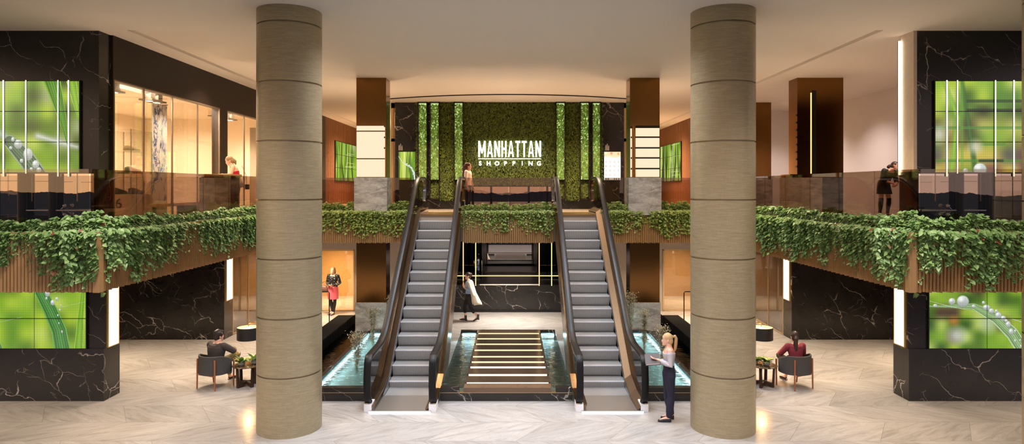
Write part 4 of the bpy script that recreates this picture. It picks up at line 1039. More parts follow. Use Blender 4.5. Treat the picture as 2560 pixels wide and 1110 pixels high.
drum_lamp(-6.06,15.2,-5.35,'black drum floor lamp glowing beside the left column'); drum_lamp(5.97,15.2,5.30,'black drum floor lamp glowing beside the right column')
for s in (-1, 1):
    x0, x1 = (-5.52,-6.35) if s < 0 else (5.43,6.3)
    tag(MB().tube([(x0,20.0,0),(x0,20.0,1.27),(x0+.03*s,20,1.30),(x1-.03*s,20,1.30),(x1,20,1.27),(x1,20,0)], .016, 8).build('hoop_rail', m_blackmetal, smooth=True), 'thin black hoop rail on the floor by the %s marble plinth' % ('left' if s < 0 else 'right'), 'rail')

# ------------------------------------------------------------------ left gallery: counter and shop contents
t = thing('gallery_counter', 'grey marble counter with oak top on the left gallery', 'counter', (-7.28,16.5,ZU))
B(-7.70,-6.92,16.2,16.75,ZU+.003,4.765).build('counter_body', m_grey, t); B(-7.66,-6.90,16.22,16.75,4.765,4.785).build('shadow_gap', m_black, t); B(-7.74,-6.88,16.15,16.80,4.785,4.85).build('counter_top', m_board, t)
m_case = tinted_glass('display_case_glass', (.95,.94,.91), .0, fk=.15)
t = thing('display_case', 'glass shoe display case on a pale plinth in the left shop window', 'display case', (-9.25,15.85,ZU))
B(-9.62,-8.90,15.35,16.25,ZU+.025,4.34).build('plinth', M('pale_plinth', (190,168,140), .6), t)
for z in (4.34,4.86,5.37): B(-9.60,-8.92,15.37,16.23,z,z+.012).build('shelf', m_case, t)
mb = MB()
for x0, x1, y0, y1 in ((-9.61,-9.60,15.36,16.24),(-8.92,-8.91,15.36,16.24),(-9.61,-8.91,15.36,15.37),(-9.61,-8.91,16.23,16.24)): mb.box(x0,x1,y0,y1,4.345,5.9)
mb.build('glass_walls', m_case, t)
mb = MB()
for x in (-9.61,-8.91):
    for y in (15.36,16.24): mb.box(x-.008,x+.008,y-.008,y+.008,4.34,5.9)
mb.build('edge_frame', fr, t)
# plinth number
cu = bpy.data.curves.new('plinth_number', 'FONT'); cu.body = '16'; cu.size = .34; cu.extrude = .004; ob = bpy.data.objects.new('tmp', cu); C.objects.link(ob); bpy.context.view_layer.update()
me = bpy.data.meshes.new_from_object(ob.evaluated_get(bpy.context.evaluated_depsgraph_get())); bpy.data.objects.remove(ob); me.materials.clear(); me.materials.append(m_black)
o = bpy.data.objects.new('plinth_number', me); C.objects.link(o); o.parent = t; o.rotation_euler = (R(90),0,R(0)); o.location = (-9.45+9.25, 15.345-15.85, 4.02-ZU)
m_shoe = M('olive_suede', (120,96,56), .8); m_sole = M('cream_sole', (214,196,160), .6); m_shoed = M('dark_leather', (38,30,26), .5)
def shop_shoe(x, y, z, m, label, rz=0):
    t = thing('shoe', label, 'shoe', (x,y,z), None, rz)
    L = [(-.14,.032,.085),(-.11,.040,.10),(-.05,.042,.105),(.0,.042,.085),(.06,.046,.06),(.11,.042,.048),(.145,.02,.03)]
    MB().loft([[(p,w*math.cos(a),.02+max(0,math.sin(a))*h) for a in [k*math.pi/7 for k in range(8)]] for p, w, h in L]).build('upper', m, t, smooth=True, world=False)
    MB().loft([[(p,-w*1.08,0),(p,w*1.08,0),(p,w*1.08,.026),(p,-w*1.08,.026)] for p, w, h in L]).build('sole', m_sole if m is m_shoe else m_black, t, world=False)
    o = t; o.scale = (1.25,1.25,1.25); return o
shop_shoe(-9.15,15.8,5.383,m_shoe,'olive suede shoe on the top glass shelf of the shop display',R(20))
shop_shoe(-9.15,15.85,4.873,m_shoed,'dark leather shoe on the middle glass shelf of the shop display',R(20))
shop_shoe(-9.12,15.95,4.353,m_shoed,'dark leather shoe on the lowest glass shelf of the shop display, farther in',R(20))
shop_shoe(-9.3,15.55,4.353,m_shoed,'black shoe on the lowest glass shelf of the shop display, nearest the hall',R(60))
def splatter(name, base, c1, c2):
    n = N(name); v = n.obj(scale=(1,1,.35)); w = n.noise(v, 2.4, 5, .62, 1.8)
    a = n.ramp(n.math('ABSOLUTE', n.math('SUBTRACT', w, .5)), [(0,(1,1,1)),(.022,(1,1,1)),(.03,(0,0,0))]); msk = n.ramp(n.noise(n.obj(loc=(4,2,1)), 1.6, 3), [(.42,(0,0,0)),(.52,(1,1,1))])
    b = n.ramp(n.noise(n.obj(loc=(1,7,3)), 17, 2), [(.68,(0,0,0)),(.71,(1,1,1))])
    col = n.mix(n.math('MULTIPLY', a, msk), srgb(*base), srgb(*c1)); col = n.mix(b, col, srgb(*c2)); n.pbr(col=col, rough=.6); return n.m
def hanging_panel(y0, y1, x, z0, z1, m, label):
    t = thing('hanging_panel', label, 'panel', (x,(y0+y1)/2,z1)); B(x-.012,x+.012,y0,y1,z0,z1).build('panel', m, t)
    for y in (y0+.02,y1-.02): B(x-.15,x+.04,y-.01,y+.01,z1+.01,z1+.03).build('hanger_rod', m_blackmetal, t)
    B(x-.13,x-.11,y0-.0,y1+.0,z1+.0,6.95).build('hanger_strap', m_case, t)
hanging_panel(17.4,18.15,-9.55,3.75,6.80,splatter('blue_splatter', (206,196,184), (40,70,120), (190,60,50)),'tall pale hanging panel splashed with blue paint in the shop window')
hanging_panel(20.05,20.6,-9.15,3.75,6.72,splatter('red_splatter', (226,208,178), (204,30,60), (70,90,120)),'tall pale hanging panel splashed with red paint in the shop window')
m_spotbox = M('grey_spot_housing', (92,80,66), .5, .5)
def spotbox(x, y, label):
    t = thing('shop_spotlight', label, 'light', (x,y,6.95), 'box spotlights on the shop ceiling')
    B(x-.17,x+.17,y-.34,y+.34,6.70,6.74).build('tray', m_spotbox, t)
    for d in (-.17,.17):
        B(x-.1,x+.1,y+d-.1,y+d+.1,6.74,6.95).build('housing', m_spotbox, t); B(x-.06,x+.06,y+d-.06,y+d+.06,6.692,6.70).build('lens', EM('spot_lens', (255,232,190), 8), t)
spotbox(-9.05,14.75,'twin box spotlight on the shop ceiling nearest the hall front'); spotbox(-9.05,16.55,'twin box spotlight on the shop ceiling above the display case'); spotbox(-9.05,20.9,'twin box spotlight on the shop ceiling in the narrower window')
t = thing('shop_shelving', 'dark shelving tower holding stacked striped goods in the narrower shop window', 'shelves', (-9.0,22.6,ZU))
B(-9.0,-8.80,22.55,22.58,ZU+.02,6.6).build('side_panel', m_darkwood, t)
for k in range(9): B(-9.0,-8.80,22.58,22.85,4.3+k*.2,4.32+k*.2).build('shelf', m_darkwood, t); B(-8.98,-8.82,22.6,22.8,4.325+k*.2,4.40+k*.2).build('folded_goods', m_white, t)
t = thing('shop_bench', 'low dark bench inside the left shop window', 'bench', (-9.8,18.6,ZU)); B(-10.2,-9.4,17.3,20.0,ZU+.3,ZU+.38).build('seat', m_board, t)
for y in (17.4,19.9): B(-10.15,-9.45,y-.04,y+.04,ZU,ZU+.3).build('leg', m_blackmetal, t)
B(-12.0,-11.7,17.0,17.3,ZU,6.95).build('shop_pier', m_cream); bpy.data.objects['shop_pier']['kind'] = 'structure'; bpy.data.objects['shop_pier'].name = 'wall_shop_pier'
# ------------------------------------------------------------------ people
V = Vector
def ring(c, ax, ay, rx, ry, n=16, sq=0.0):
    out = []
    for k in range(n):
        a = 2*math.pi*k/n; x, y = math.cos(a), math.sin(a)
        if sq: x = math.copysign(abs(x)**(1-sq), x); y = math.copysign(abs(y)**(1-sq), y)
        out.append(V(c)+ax*rx*x+ay*ry*y)
    return out
def limb(mb, pts, rad, n=12):
    """tapering limb through joints; extra stations follow the list of (t, r)"""
    mb.tube(pts, rad, n); mb.ball(pts[0], rad[0]*.98, n=10, m=6); mb.ball(pts[-1], rad[-1]*.98, n=10, m=6)
def lerp(a, b, t): return V(a).lerp(V(b), t)
def remeshed(mb, name, m, parent, vox, smooth=2):
    o = mb.build(name, m, parent, world=False)
    r = o.modifiers.new('remesh', 'REMESH'); r.mode = 'VOXEL'; r.voxel_size = vox; r.use_smooth_shade = True
    s = o.modifiers.new('smooth', 'SMOOTH'); s.factor = .5; s.iterations = smooth
    return o
STAND = dict(pel=(0,0,.93), chest=(0,0,1.30), neck=(0,-.005,1.44), head=(0,-.02,1.575),
    sh_r=(-.165,0,1.385), sh_l=(.165,0,1.385), el_r=(-.215,.02,1.10), el_l=(.215,.02,1.10), wr_r=(-.225,-.05,.86), wr_l=(.225,-.05,.86),
    hip_r=(-.09,0,.90), hip_l=(.09,0,.90), kn_r=(-.095,-.015,.49), kn_l=(.095,-.015,.49), an_r=(-.095,.02,.085), an_l=(.095,.02,.085),
    toe_r=(-.11,-.16,.02), toe_l=(.11,-.16,.02))
class Person:
    def __init__(s, name_label, loc, rz, J, look=0, nod=0, tilt=0, scale=1, build=1.0, male=False, vox=.008, hand=None, cat='person'):
        s.t = thing('person', name_label, cat, loc, None, R(rz)); s.t.scale = (scale,)*3; s.J = {k: V(v) for k, v in {**STAND, **J}.items()}
        s.male = male; s.w = build*(1.1 if male else 1.0); s.vox = vox; s.look, s.nod, s.tilt = R(look), R(nod), R(tilt); s.hand = hand or {}
    # -- torso stations: (height on the straight figure, half width, half depth)
    def spine(s, z):
        J = s.J
        if z <= 1.30: return lerp(J['pel'], J['chest'], (z-.93)/.37)
        return lerp(J['chest'], J['neck'], (z-1.30)/.14)
    def torso(s, mb, zs, off=0, flare=0):
        J = s.J; hx = (J['hip_l']-J['hip_r']).normalized(); sx = (J['sh_l']-J['sh_r']).normalized(); rings = []
        T = [(.80,.155,.10),(.86,.172,.112),(.92,.172,.115),(.98,.155,.10),(1.08,.124,.088),(1.18,.132,.094),(1.26,.150,.108),(1.32,.158,.108),(1.375,.150,.085),(1.41,.105,.066),(1.44,.066,.058),(1.50,.053,.056)]
        if s.male: T = [(.80,.155,.11),(.86,.168,.118),(.92,.168,.115),(.98,.160,.108),(1.08,.150,.102),(1.18,.162,.108),(1.26,.178,.115),(1.32,.184,.112),(1.375,.170,.09),(1.41,.115,.07),(1.44,.07,.062),(1.50,.062,.062)]
        for z, w, d in T:
            if zs[0]-1e-6 <= z <= zs[1]+1e-6:
                c = s.spine(z); f = min(1, max(0, (z-.93)/.4)); ax = (hx*(1-f)+sx*f).normalized()
                up_ = (s.spine(z+.02)-s.spine(z-.02)).normalized(); ay = up_.cross(ax).normalized()
                rings.append(ring(c, ax, ay, w*s.w+off, d*s.w+off, 20, .12))
        mb.loft(rings)
    def arm(s, mb, side, t1=1.0, off=0, sleeve=0):
        J = s.J; a, b, c = J['sh_'+side], J['el_'+side], J['wr_'+side]; k = 1.12 if s.male else 1.0
        st = [(0,.050),(.25,.047),(.5,.040),(.62,.042),(.8,.034),(1,.026)]
        pts, rr = [], []
        for f, r in st:
            if f <= t1+1e-6: pts.append(lerp(a,b,f*2) if f <= .5 else lerp(b,c,f*2-1)); rr.append(r*k+off+sleeve*f)
        if pts: limb(mb, pts, rr)
    def leg(s, mb, side, t0=0, t1=1.0, off=0, flare=0):
        J = s.J; a, b, c = J['hip_'+side], J['kn_'+side], J['an_'+side]; k = s.w
        st = [(0,.088),(.15,.086),(.3,.072),(.46,.056),(.52,.054),(.62,.057),(.72,.052),(.88,.037),(1,.034)]
        pts, rr = [], []
        for f, r in st:
            if t0-1e-6 <= f <= t1+1e-6: pts.append(lerp(a,b,f*2) if f <= .5 else lerp(b,c,f*2-1)); rr.append(r*k+off+flare*max(0,f-.5))
        if len(pts) > 1: limb(mb, pts, rr)
    def headframe(s):
        m = Matrix.Rotation(s.look,4,'Z') @ Matrix.Rotation(s.tilt,4,'Y') @ Matrix.Rotation(s.nod,4,'X')
        return Matrix.Translation(s.J['head']) @ m
    def head(s, mb):
        F = s.headframe(); rings = []
        for z, w, f, b in ((-.112,.024,-.088,-.045),(-.095,.043,-.095,-.012),(-.06,.058,-.094,.035),(-.02,.068,-.091,.075),(.02,.074,-.090,.092),(.06,.073,-.088,.094),(.09,.060,-.068,.080),(.112,.034,-.03,.05)):
            c = (f+b)/2; d = (b-f)/2
            rings.append([F @ V((w*math.cos(a), c+d*math.sin(a), z)) for a in [k*2*math.pi/20 for k in range(20)]])
        mb.loft(rings)
        nz = [[F @ V(p) for p in r] for r in ([(-.007,-.082,.012),(.007,-.082,.012),(0,-.094,.012)],[(-.016,-.084,-.034),(.016,-.084,-.034),(0,-.118,-.030)],[(-.012,-.085,-.042),(.012,-.085,-.042),(0,-.105,-.043)])]
        mb.loft(nz)
        for sx in (-1, 1): mb.ball(F @ V((sx*.074,.008,-.008)), .012, .02, .03, 8, 6)
        n = s.J['neck']; mb.tube([n + (n-s.J['head']).normalized()*.03, lerp(n, s.J['head'], .45) + V((0,0,0)), F @ V((0,.015,-.04))], [.058*s.w,.05*s.w,.05*s.w], 14)
    def face(s, parent, smile=False):
        F = s.headframe(); rot = F.to_3x3()
        def e(c, rx, ry, rz, name, m):
            mb = MB().ball((0,0,0), rx, ry, rz, 10, 6); mb.v = [tuple(F @ (V(c)+V(p))) for p in mb.v]; return mb.build(name, m, parent, smooth=True, world=False)
        for sx in (-1,1):
            w = e((sx*.031,-.083,.006), .0145, .006, .007, 'eye', m_eyew)
            e((sx*.031,-.0885,.006), .0065, .003, .0065, 'iris', m_iris).parent = w
            e((sx*.031,-.089,.026), .019, .005, .004, 'eyebrow', m_brow)
        e((0,-.0905,-.066), .022, .007, .0075 if not smile else .011, 'lips', m_lips)
        if smile: e((0,-.096,-.066), .017, .005, .0055, 'teeth', m_eyew)
    def handmesh(s, mb, side):
        J = s.J; h = s.hand.get(side, {}); w = J['wr_'+side]; d = V(h.get('dir', tuple(w-J['el_'+side]))).normalized()
        nrm = V(h.get('palm', (1 if side == 'r' else -1, 0, 0))); nrm = (nrm - d*nrm.dot(d)).normalized(); sd = d.cross(nrm).normalized()
        tsgn = 1 if side == 'r' else -1
        if h.get('flip'): tsgn = -tsgn
        curl = h.get('curl', .5)
        mb.loft([ring(w, sd, nrm, .026, .021, 10), ring(w+d*.03, sd, nrm, .036, .016, 10, .2), ring(w+d*.085, sd, nrm, .040, .013, 10, .2), ring(w+d*.092, sd, nrm, .034, .009, 10)])
        for i, (o, L) in enumerate(((-.030,.062),(-.010,.078),(.010,.085),(.030,.075))):
            p = w+d*.082+sd*o*tsgn*-1; pts = [p]; a = .15
            for q in (.45,.32,.23):
                a += curl*(.55+.1*i*.3); dd = d*math.cos(a)+nrm*math.sin(a); pts.append(pts[-1]+dd*L*q)
            mb.tube(pts, [.0098,.0092,.0085,.0072], 8)
        p = w+d*.028-sd*.028*tsgn; td = (d*.72-sd*.62*tsgn+nrm*.35*(.5+curl)).normalized()
        mb.tube([p, p+td*.035, p+td*.05+d*.022+nrm*.008*curl], [.0135,.0115,.009], 8)
    def body(s, m, legs=True, smile=False):
        mb = MB(); s.torso(mb, (.86,1.50))
        for side in 'rl':
            s.arm(mb, side); s.handmesh(mb, side)
            mb.tube([s.spine(1.36), s.J['sh_'+side]], [.06*s.w,.052*s.w], 12)
            s.leg(mb, side)
            an, to = s.J['an_'+side], s.J['toe_'+side]; mb.tube([an+V((0,0,.0)), lerp(an,to,.45)+V((0,0,.01)), to+V((0,0,.012))], [.034,.028,.016], 10); mb.ball(an+(an-to).normalized()*.03*V((1,1,0))-V((0,0,.045)), .026)
        s.head(mb); b = remeshed(mb, 'body', m, s.t, s.vox, 2); s.face(s.t, smile); return b
    def top(s, name, m, zs=(1.08,1.375), sleeve=1.0, off=.009, shoulders=True, extra=None, smooth=3):
        mb = MB(); s.torso(mb, zs, off)
        for side in 'rl':
            if sleeve: s.arm(mb, side, sleeve, off)
            if shoulders: mb.tube([s.spine(1.35), s.J['sh_'+side]], [.075*s.w,.060*s.w], 12)
        if extra: extra(mb)
        return remeshed(mb, name, m, s.t, s.vox, smooth)
    def trousers(s, m, t1=.92, zs=(.80,1.08), off=.012, flare=.02, name='trousers', extra=None):
        mb = MB(); s.torso(mb, zs, off)
        for side in 'rl': s.leg(mb, side, 0, t1, off, flare); mb.ball(s.J['hip_'+side]+V((0,.015,-.02)), .10*s.w, .105*s.w, .11*s.w)
        if extra: extra(mb)
        return remeshed(mb, name, m, s.t, s.vox, 3)
    def shoes(s, m, heel=.0, high=0, name='shoe'):
        for side in 'rl':
            an, to = s.J['an_'+side], s.J['toe_'+side]; d = V((to.x-an.x, to.y-an.y, to.z-(an.z-.065))).normalized(); sd = d.cross(V((0,0,1))).normalized(); up_ = sd.cross(d).normalized()
            if up_.z < 0: up_ = -up_
            hb = an - V((0,0,.052)) - d*.045; L = (to-hb).length+.03; mb = MB(); rings = []
            for f, w, h in ((0,.022,.05),(.08,.032,.066),(.3,.036,.07 if not high else .08),(.5,.038,.055),(.75,.040,.034),(.93,.026,.022),(1.0,.010,.012)):
                c = hb + d*L*f - up_*.012; rings.append([c+sd*w*math.cos(a)+up_*(max(0,math.sin(a))*h + min(0,math.sin(a))*.018) for a in [k*2*math.pi/16 for k in range(16)]])
            mb.loft(rings)
            if high: mb.tube([an-V((0,0,.03)), an+V((0,0,high))], [.045,.047], 12)
            if heel: c = hb + d*.03; mb.tube([c-up_*.01, c-up_*(.01+heel)], [.026,.022], 8)
            remeshed(mb, name, m, s.t, .007, 1)
    def hair(s, m, extra=None, r=(.081,.100,.098), c=(0,.013,.036), side=True):
        F = s.headframe(); mb = MB(); q = MB().ball((0,0,0), *r, 20, 12); mb.add([F @ (V(p)+V(c)) for p in q.v], q.f)
        if side:
            q = MB().ball((0,0,0), .079, .065, .085, 16, 10); mb.add([F @ (V(p)+V((0,.052,-.02))) for p in q.v], q.f)
        if extra:
            for pts, rr in extra: mb.tube([F @ V(p) for p in pts], rr, 12); mb.ball(F @ V(pts[-1]), rr[-1]); mb.ball(F @ V(pts[0]), rr[0])
        return remeshed(mb, 'hair', m, s.t, .007, 2)
    def W(s, p):  # head-local point
        return s.headframe() @ V(p)
m_skin = M('fair_skin', (226,178,152), .5, noise=(25,.06)); m_skin2 = M('tan_skin', (196,140,112), .5, noise=(25,.06))
m_eyew = M('eye_white', (236,232,226), .3); m_iris = M('dark_iris', (40,28,20), .2); m_brow = M('brow_hair', (84,60,42), .8); m_lips = M('lips_rose', (186,92,84), .45)
def hair_mat(name, a, b):
    n = N(name); f = n.noise(n.obj(scale=(40,40,5)), 3, 4); n.pbr(col=n.mix(f, srgb(*a), srgb(*b)), rough=.45, aniso=.4); return n.m
m_blond = hair_mat('blond_hair', (168,128,84), (222,190,140)); m_dkhair = hair_mat('dark_brown_hair', (26,17,13), (66,42,32)); m_grey_hair = hair_mat('ash_blond_hair', (124,94,62), (184,152,110)); m_redhair = hair_mat('auburn_hair', (46,20,16), (92,46,38))

# 1 woman with folder, in front of the right escalator
p = Person('woman with a blond ponytail in grey off-shoulder top holding a dark folder', (3.16,12.55,0), -98, dict(
    head=(.0,-.035,1.562), sh_r=(-.155,-.01,1.375), sh_l=(.155,.0,1.375), el_r=(-.19,.02,1.10), el_l=(.20,.01,1.105), wr_r=(-.10,-.20,1.11), wr_l=(.13,-.22,1.20),
    kn_r=(-.085,-.03,.48), kn_l=(.09,.03,.50), an_r=(-.085,.06,.085), an_l=(.09,-.01,.085), toe_r=(-.10,-.12,.02), toe_l=(.10,-.19,.02)), look=4, scale=1.0, vox=.0065,
    hand={'l': dict(dir=(-.35,-1,.12), palm=(-.2,.1,1), curl=.35, flip=True), 'r': dict(dir=(.25,-1,.1), palm=(.2,.1,1), curl=.55)})
p.body(m_skin)
m_knit = M('pale_grey_knit', (182,178,184), .85, noise=(50,.1), bump=.15); m_navy = M('navy_trouser_cloth', (28,26,48), .8, noise=(30,.2))
def offsh(mb):
    for sd in 'rl': mb.tube([p.spine(1.31), lerp(p.J['sh_'+sd], p.J['el_'+sd], .22)], [.085,.062], 14)
mb = MB(); p.torso(mb, (1.08,1.32), .012)
for sd in 'rl':
    a, b, c = p.J['sh_'+sd], p.J['el_'+sd], p.J['wr_'+sd]
    limb(mb, [lerp(a,b,.18), lerp(a,b,.5), b, lerp(b,c,.35), lerp(b,c,.66)], [.062,.056,.052,.049,.043]); mb.tube([p.spine(1.29), lerp(a,b,.2)], [.10,.06], 14)
remeshed(mb, 'off_shoulder_top', m_knit, p.t, .0065, 3)
p.trousers(m_navy, t1=.88, off=.014, flare=.045)
mb = MB()
for sd in 'rl':
    a, b = p.J['kn_'+sd], p.J['an_'+sd]; mb2 = MB(); limb(mb2, [lerp(a,b,.80), lerp(a,b,.90)], [.060,.060]); remeshed(mb2, 'trouser_cuff', m_navy, p.t, .007, 1)
p.shoes(M('navy_flat_shoe', (22,20,34), .5))
p.hair(m_blond, [([(0,.10,.06),(0,.15,.07),(0,.172,.02),(0,.165,-.08),(.0,.155,-.17),(0,.14,-.235)], [.028,.030,.033,.034,.028,.010])])
q = MB().ball(p.W((0,.118,.068)), .026, .018, .026); q.build('hair_tie', m_black, p.t, world=False)
fo = thing('folder', 'dark lever-arch folder held open-edged in the arms of the blond ponytailed woman', 'folder', (2.85,12.55,1.19), None, R(-98))
mb = MB(); mb.box(-.13,.17,-.15,.13,-.02,-.014); mb.box(-.13,.17,-.15,.13,.026,.032); mb.box(-.13,-.124,-.15,.13,-.02,.032)
mb.build('cover', M('dark_grey_cover', (64,58,60), .5), fo, world=False); B(-.12,.16,-.14,.12,-.012,.024).build('paper_block', m_white, fo, world=False)
B(-.132,-.130,-.10,.06,-.012,.024).build('spine_label', m_white, fo, world=False); fo.rotation_euler = (R(8), R(24), R(-98))

# 2 woman in polka-dot top and coral skirt, in front of the left rear shop
p = Person('smiling woman in a black dotted top and coral skirt holding a phone', (-6.24,23.05,0), -8, dict(
    head=(.0,-.03,1.57), el_r=(-.24,.03,1.12), wr_r=(-.09,-.19,1.075), el_l=(.245,.03,1.12), wr_l=(.07,-.20,1.055),
    kn_r=(-.085,-.02,.49), kn_l=(.065,-.01,.49), an_r=(-.03,.02,.085), an_l=(.03,-.03,.085), toe_r=(-.13,-.12,.02), toe_l=(.0,-.20,.02)), look=-8, tilt=4, vox=.009,
    hand={'r': dict(dir=(.9,-.35,-.1), palm=(0,.2,1), curl=.5), 'l': dict(dir=(-.9,-.3,.0), palm=(0,.3,1), curl=.6)})
p.body(m_skin, smile=True)
def dots():
    n = N('black_dotted_knit'); v = n.n('TexVoronoi', {'Vector': n.obj(), 'Scale': 22.0}, feature='F1').outputs[0]
    n.pbr(col=n.ramp(v, [(0, srgb(226,220,214)), (.20, srgb(226,220,214)), (.26, srgb(16,16,18))]), rough=.8); return n.m
p.top('dotted_top', dots(), (.98,1.375), 1.0, .012)
m_coral = M('coral_skirt_cloth', (220,92,104), .75, noise=(20,.12)); mb = MB(); rings = []
for z, w, d in ((1.05,.145,.11),(.98,.168,.125),(.90,.19,.14),(.76,.195,.145),(.56,.19,.14)): rings.append(ring(V((-.005,0,z)), V((1,0,0)), V((0,1,0)), w, d, 24, .1))
mb.loft(rings).build('skirt', m_coral, p.t, smooth=True, world=False)
mb = MB(); 
for sd in 'rl': p.leg(mb, sd, .3, 1, .006)
remeshed(mb, 'tights', M('black_tights', (16,14,16), .6), p.t, .009, 1)
p.shoes(M('taupe_brogue', (96,80,72), .5))
p.hair(m_grey_hair, [([(0,.10,.0),(.02,.125,-.05),(.04,.11,-.12)], [.03,.03,.015])], r=(.080,.098,.094))
hb = thing('handbag', 'brown leather handbag hanging from the arm of the woman in the coral skirt', 'bag', (-6.55,22.98,.92))
mb = MB(); mb.loft([ring(V((0,0,z)), V((1,0,0)), V((0,1,0)), w, d, 20, .3) for z, w, d in ((-.12,.15,.06),(-.10,.165,.075),(.0,.155,.075),(.09,.11,.055),(.12,.07,.03))]).build('bag_body', M('brown_bag_leather', (96,66,54), .45, noise=(20,.2)), hb, smooth=50, world=False)
MB().tube([(-.10,0,.08),(-.08,0,.20),(.02,0,.27),(.09,0,.22),(.11,0,.07)], .009, 8).build('bag_handle', M('brown_bag_leather', (96,66,54)), hb, smooth=True, world=False)
tag(MB().box(-6.30,-6.16,22.78,22.85,1.045,1.075).build('phone', M('olive_phone', (84,76,60), .4), bevel=.006), 'small phone in the hands of the woman in the coral skirt', 'phone')

# 3 woman walking left under the balcony with a cream coat over her shoulder
p = Person('dark haired woman walking left in blue shirt with a cream coat over the shoulder', (-1.34,21.9,0), -80, dict(
    pel=(0,.0,.90), chest=(0,.0,1.27), neck=(0,-.02,1.41), head=(.0,-.03,1.545), sh_r=(-.155,.01,1.355), sh_l=(.155,.02,1.355), el_r=(-.20,-.05,1.09), wr_r=(-.13,-.17,1.27), el_l=(.21,-.03,1.08), wr_l=(.17,-.20,1.20),
    hip_r=(-.085,0,.87), hip_l=(.085,0,.87), kn_r=(-.08,-.13,.49), kn_l=(.085,.05,.47), an_r=(-.08,-.10,.10), an_l=(.085,.30,.15), toe_r=(-.085,-.29,.05), toe_l=(.09,.16,.03)), look=10, vox=.009, scale=.99,
    hand={'r': dict(dir=(.3,-.2,1), palm=(.4,1,0), curl=.7), 'l': dict(dir=(-.1,-.3,1), palm=(-.3,1,0), curl=.7)})
p.body(m_skin)
p.top('blue_shirt', M('light_blue_shirt', (158,184,226), .8, noise=(20,.1)), (.98,1.41), .68, .018)
p.trousers(M('black_trouser_cloth', (22,18,20), .8), t1=.86, off=.008, flare=.02)
p.shoes(M('black_ankle_boot', (20,18,19), .4), heel=.045, high=.09, name='ankle_boot')
p.hair(m_dkhair, [([(0,.08,.06),(0,.11,.05),(0,.12,.02)], [.05,.05,.04])], r=(.083,.10,.104))
mb = MB(); rings = []
for z, y, x, w, d in ((1.40,.03,.02,.10,.075),(1.36,.05,.06,.155,.085),(1.2,.09,.08,.15,.085),(1.0,.13,.09,.155,.10),(.82,.19,.09,.165,.13),(.66,.24,.09,.175,.16),(.60,.27,.09,.165,.165)):
    rings.append(ring(V((x,y,z)), V((1,0,0)), V((0,1,0)), w, d, 28, .25))
for i, r_ in enumerate(rings):
    for k, q in enumerate(r_): q += V((0,.012*math.sin(k*2.3+i*.2)*i*.4, .0 if i < 6 else .03*math.sin(k*.9)))
mb.loft(rings); limb(mb, [V((.20,-.02,1.34)), V((.235,.05,1.12)), V((.24,.12,.92))], [.055,.05,.045])
remeshed(mb, 'coat', M('cream_coat_cloth', (226,212,190), .85, noise=(14,.08)), p.t, .009, 3)

# 4 woman at the head of the escalators
p = Person('auburn long-haired woman in a pale blouse at the head of the escalators', (-1.38,22.0,ZU), 75, dict(
    chest=(0,-.01,1.31), neck=(0,-.02,1.44), head=(.0,-.03,1.575), el_l=(.20,-.04,1.10), wr_l=(.19,-.12,.86), el_r=(-.20,.0,1.10), wr_r=(-.20,-.06,.85)), look=6, vox=.009, scale=.98)
p.body(m_skin2); m_blouse = M('blush_blouse', (226,200,184), .7, noise=(16,.08))
p.top('blouse', m_blouse, (.92,1.41), .55, .016); p.trousers(M('black_trouser_cloth', (22,18,20)), .95, off=.008); p.shoes(m_black)
p.hair(m_redhair, [([(0,.06,.06),(0,.10,.0),(0,.125,-.12),(.0,.15,-.22),(0,.16,-.28)], [.08,.085,.085,.075,.03]), ([(.05,.03,.03),(.065,.05,-.06),(.06,.07,-.16)], [.035,.035,.03]), ([(-.05,.03,.03),(-.065,.05,-.06),(-.06,.07,-.16)], [.035,.035,.03])], side=True)

# 5 woman in a red strap dress leaning at the counter on the left gallery
p = Person('ash-blond woman in a red strap top leaning at the gallery counter', (-7.18,17.15,ZU), -72, dict(
    pel=(0,.04,.93), chest=(0,-.05,1.28), neck=(0,-.11,1.405), head=(0,-.165,1.525), sh_r=(-.16,-.06,1.36), sh_l=(.16,-.06,1.36), el_r=(-.19,-.18,1.15), wr_r=(-.13,-.39,1.16), el_l=(.20,-.12,1.11), wr_l=(.14,-.33,1.165)), look=8, nod=22, vox=.009,
    hand={'r': dict(dir=(.1,-1,.02), palm=(0,0,-1), curl=.2), 'l': dict(dir=(-.1,-1,.02), palm=(0,0,-1), curl=.2)})
p.body(m_skin); m_red = M('red_satin', (206,30,56), .5, noise=(14,.1))
def straps(mb):
    for sx in (-1,1): mb.tube([p.spine(1.28)+V((sx*.075,-.10,0)), p.spine(1.38)+V((sx*.085,-.06,.02)), p.spine(1.39)+V((sx*.085,.05,.0)), p.spine(1.26)+V((sx*.07,.10,0))], .009, 8)
mb = MB(); p.torso(mb, (.98,1.26), .012); straps(mb); remeshed(mb, 'red_top', m_red, p.t, .008, 2)
p.trousers(M('white_trouser_cloth', (196,184,176), .8), .96, off=.016, flare=.02); p.shoes(m_black)
p.hair(m_grey_hair, [([(0,.09,.0),(0,.125,-.06),(.0,.11,-.13)], [.045,.04,.02])])
sb = thing('shoulder_bag', 'small dark shoulder bag on a long strap worn by the woman in the red top', 'bag', (-6.94,17.28,ZU+.86))
B(-.05,.05,-.04,.04,-.09,.05).build('bag_body', M('navy_bag', (34,38,52), .5), sb, world=False, bevel=.012); MB().tube([(-.01,0,.05),(-.035,0,.3),(-.13,-.03,.54)], .006, 6).build('strap', M('strap_leather', (150,110,60), .5), sb, world=False)

